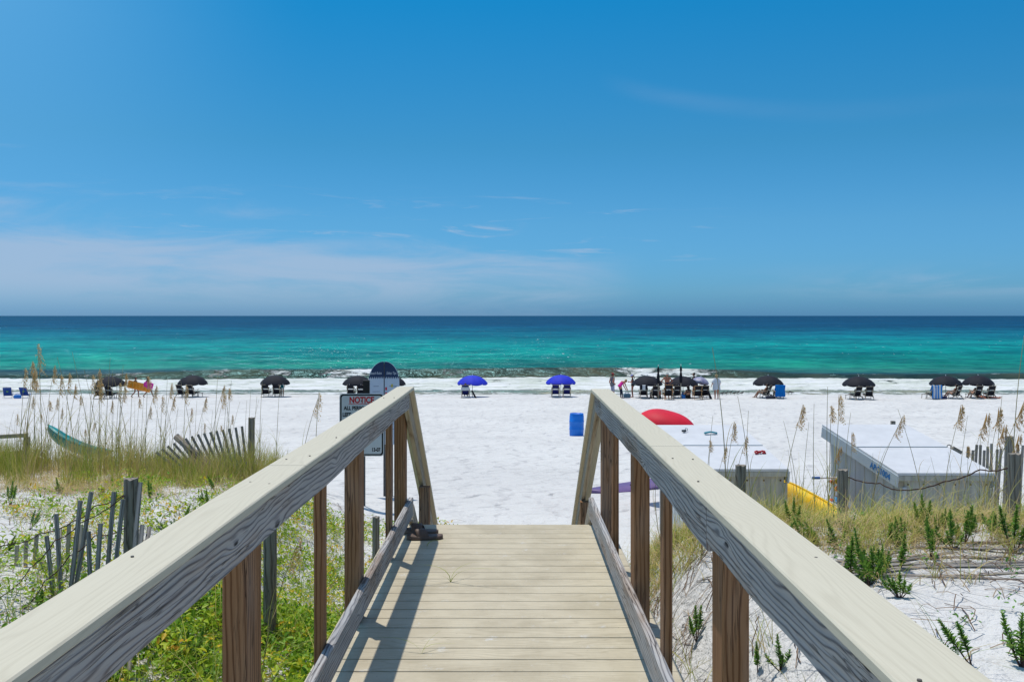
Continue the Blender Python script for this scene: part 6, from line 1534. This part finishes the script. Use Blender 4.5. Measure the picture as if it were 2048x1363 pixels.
for (a, b_) in [(90, 690), (117, 715), (149, 705), (218, 715), (155, 770), (32, 830), (175, 800), (268, 760), (288, 790), (305, 780), (316, 810), (335, 830), (360, 815), (370, 840), (395, 800), (405, 835), (425, 820), (232, 740), (208, 790), (130, 800), (55, 800), (82, 780), (170, 740), (245, 730), (275, 800), (480, 800), (502, 780), (560, 770), (436, 740), (20, 850), (462, 760), (514, 790)] + [(random.uniform(20, 530), random.uniform(740, 880)) for _ in range(26)]:
    oat(a, b_, random.uniform(13.2, 15.2), random.choice((5, 6, 7, 5)), l2, GLO)
oat(640, 787, 13.0, 4, 'single sea oat with nodding seed head just left of the notice sign', GLO, bx=600)
oat(640, 782, 12.4, 5, 'thin bare stalk beside the nodding sea oat left of the notice sign', GLO)
oat(598, 1085, 5.6, 4, 'golden sea oat with arching seed head seen between the left railing posts', GLO, bx=520).scale = (.62, .62, .62)
GRO = 'sea oats of the right dune'
rh = [(1467, 841, 9.4, 1, 'sea oat head over the left locker lid, just left of the dark post'), (1493, 868, 9.2, 3, 'green headed sea oat just above the dark post before the left locker'), (1420, 880, 9.0, 8, 'short sea oat at the rail edge over the left locker'), (1452, 890, 9.1, 3, 'curved green sea oat nodding over the left locker lid'),
      (1607, 806, 9.6, 3, 'sea oat with a lone seed head on open sand between the two lockers'), (1678, 787, 9.5, 0, 'tallest seed head in front of the left corner of the right locker'), (1662, 810, 9.5, 8, 'thin seed head just left of the tallest one at the right locker'), (1703, 862, 9.3, 0, 'short dense seed head against the side of the right locker'), (1690, 893, 9.2, 4, 'bent over seed head before the right locker side wall'),
      (1805, 822, 8.8, 4, 'leaning sea oat with a comb-like head over the right locker lid'), (1928, 806, 9.8, 3, 'sea oat with a small head above the right end of the right locker'), (1934, 890, 9.2, 8, 'short yellowish head beside the right corner of the right locker'), (1993, 822, 9.6, 4, 'dense golden head left in the far right cluster'), (2016, 812, 9.9, 3, 'slim golden head rising in the far right cluster'), (2024, 845, 9.3, 4, 'drooping golden head low in the far right cluster'), (2052, 795, 9.1, 4, 'golden head cut by the right edge of the view'), (2054, 868, 8.7, 4, 'pale head low at the right edge of the view')]
for (a, b_, Y, k, lab) in rh: oat(a, b_, Y, k, lab, GRO)
for (a, b_, Y, k, bx) in [(1423, 700, 9.4, 6, 1450), (1474, 795, 9.4, 6, 1502), (1496, 820, 9.6, 5, 1494), (1425, 830, 9.3, 5, 1410), (1654, 772, 9.5, 5, 1662), (1627, 806, 9.5, 5, 1634), (1566, 842, 9.3, 6, 1600), (1617, 842, 9.2, 5, 1604), (1794, 815, 8.9, 6, 1856), (1701, 825, 9.6, 7, 1690), (1895, 905, 8.7, 6, 1905), (2047, 672, 8.6, 7, 2028), (2002, 790, 9.7, 5, 1992), (1935, 830, 9.6, 7, 1916), (1860, 912, 8.8, 6, 1885), (1745, 905, 9.3, 5, 1748), (1640, 968, 9.0, 5, 1645), (1575, 900, 9.7, 6, 1590), (1960, 860, 9.4, 5, 1965), (1980, 850, 9.2, 7, 1970)]:
    oat(a, b_, Y, k, 'bare thin sea oat stalk without seed head rising from the right dune', GRO, bx)
oat(1316, 905, 8.4, 4, 'drooping tan sea oat seen between the right railing posts', GRO, bx=1330)
# sprigs on the deck
for i, (x, y, k, lab) in enumerate(((-.36, 5.45, .26, 'thin green grass sprig growing through a gap in the middle of the deck'), (-.42, 4.30, .16, 'small dark grass sprig in the deck at the bottom of the view'), (-.58, 6.30, .13, 'short green sprig right in front of the sandals'))):
    r = thing('grass_sprig', lab, 'grass sprig', (x, y, .0)); n_ = (5, 3, 4)[i]
    nb_ = NB(); nb_.add(blades(np.zeros((n_, 3)), rng.uniform(.6, 1, n_) * k, np.full(n_, .004), np.array([0.2, 2.8, .9, -.4, 3.5])[:n_], rng.uniform(.0, .5, n_), rng.uniform(.3, 1.3, n_), np.full(n_, .35), seg=6, zdrop=.6)); nb_.build('blades', V_GRASS, r)
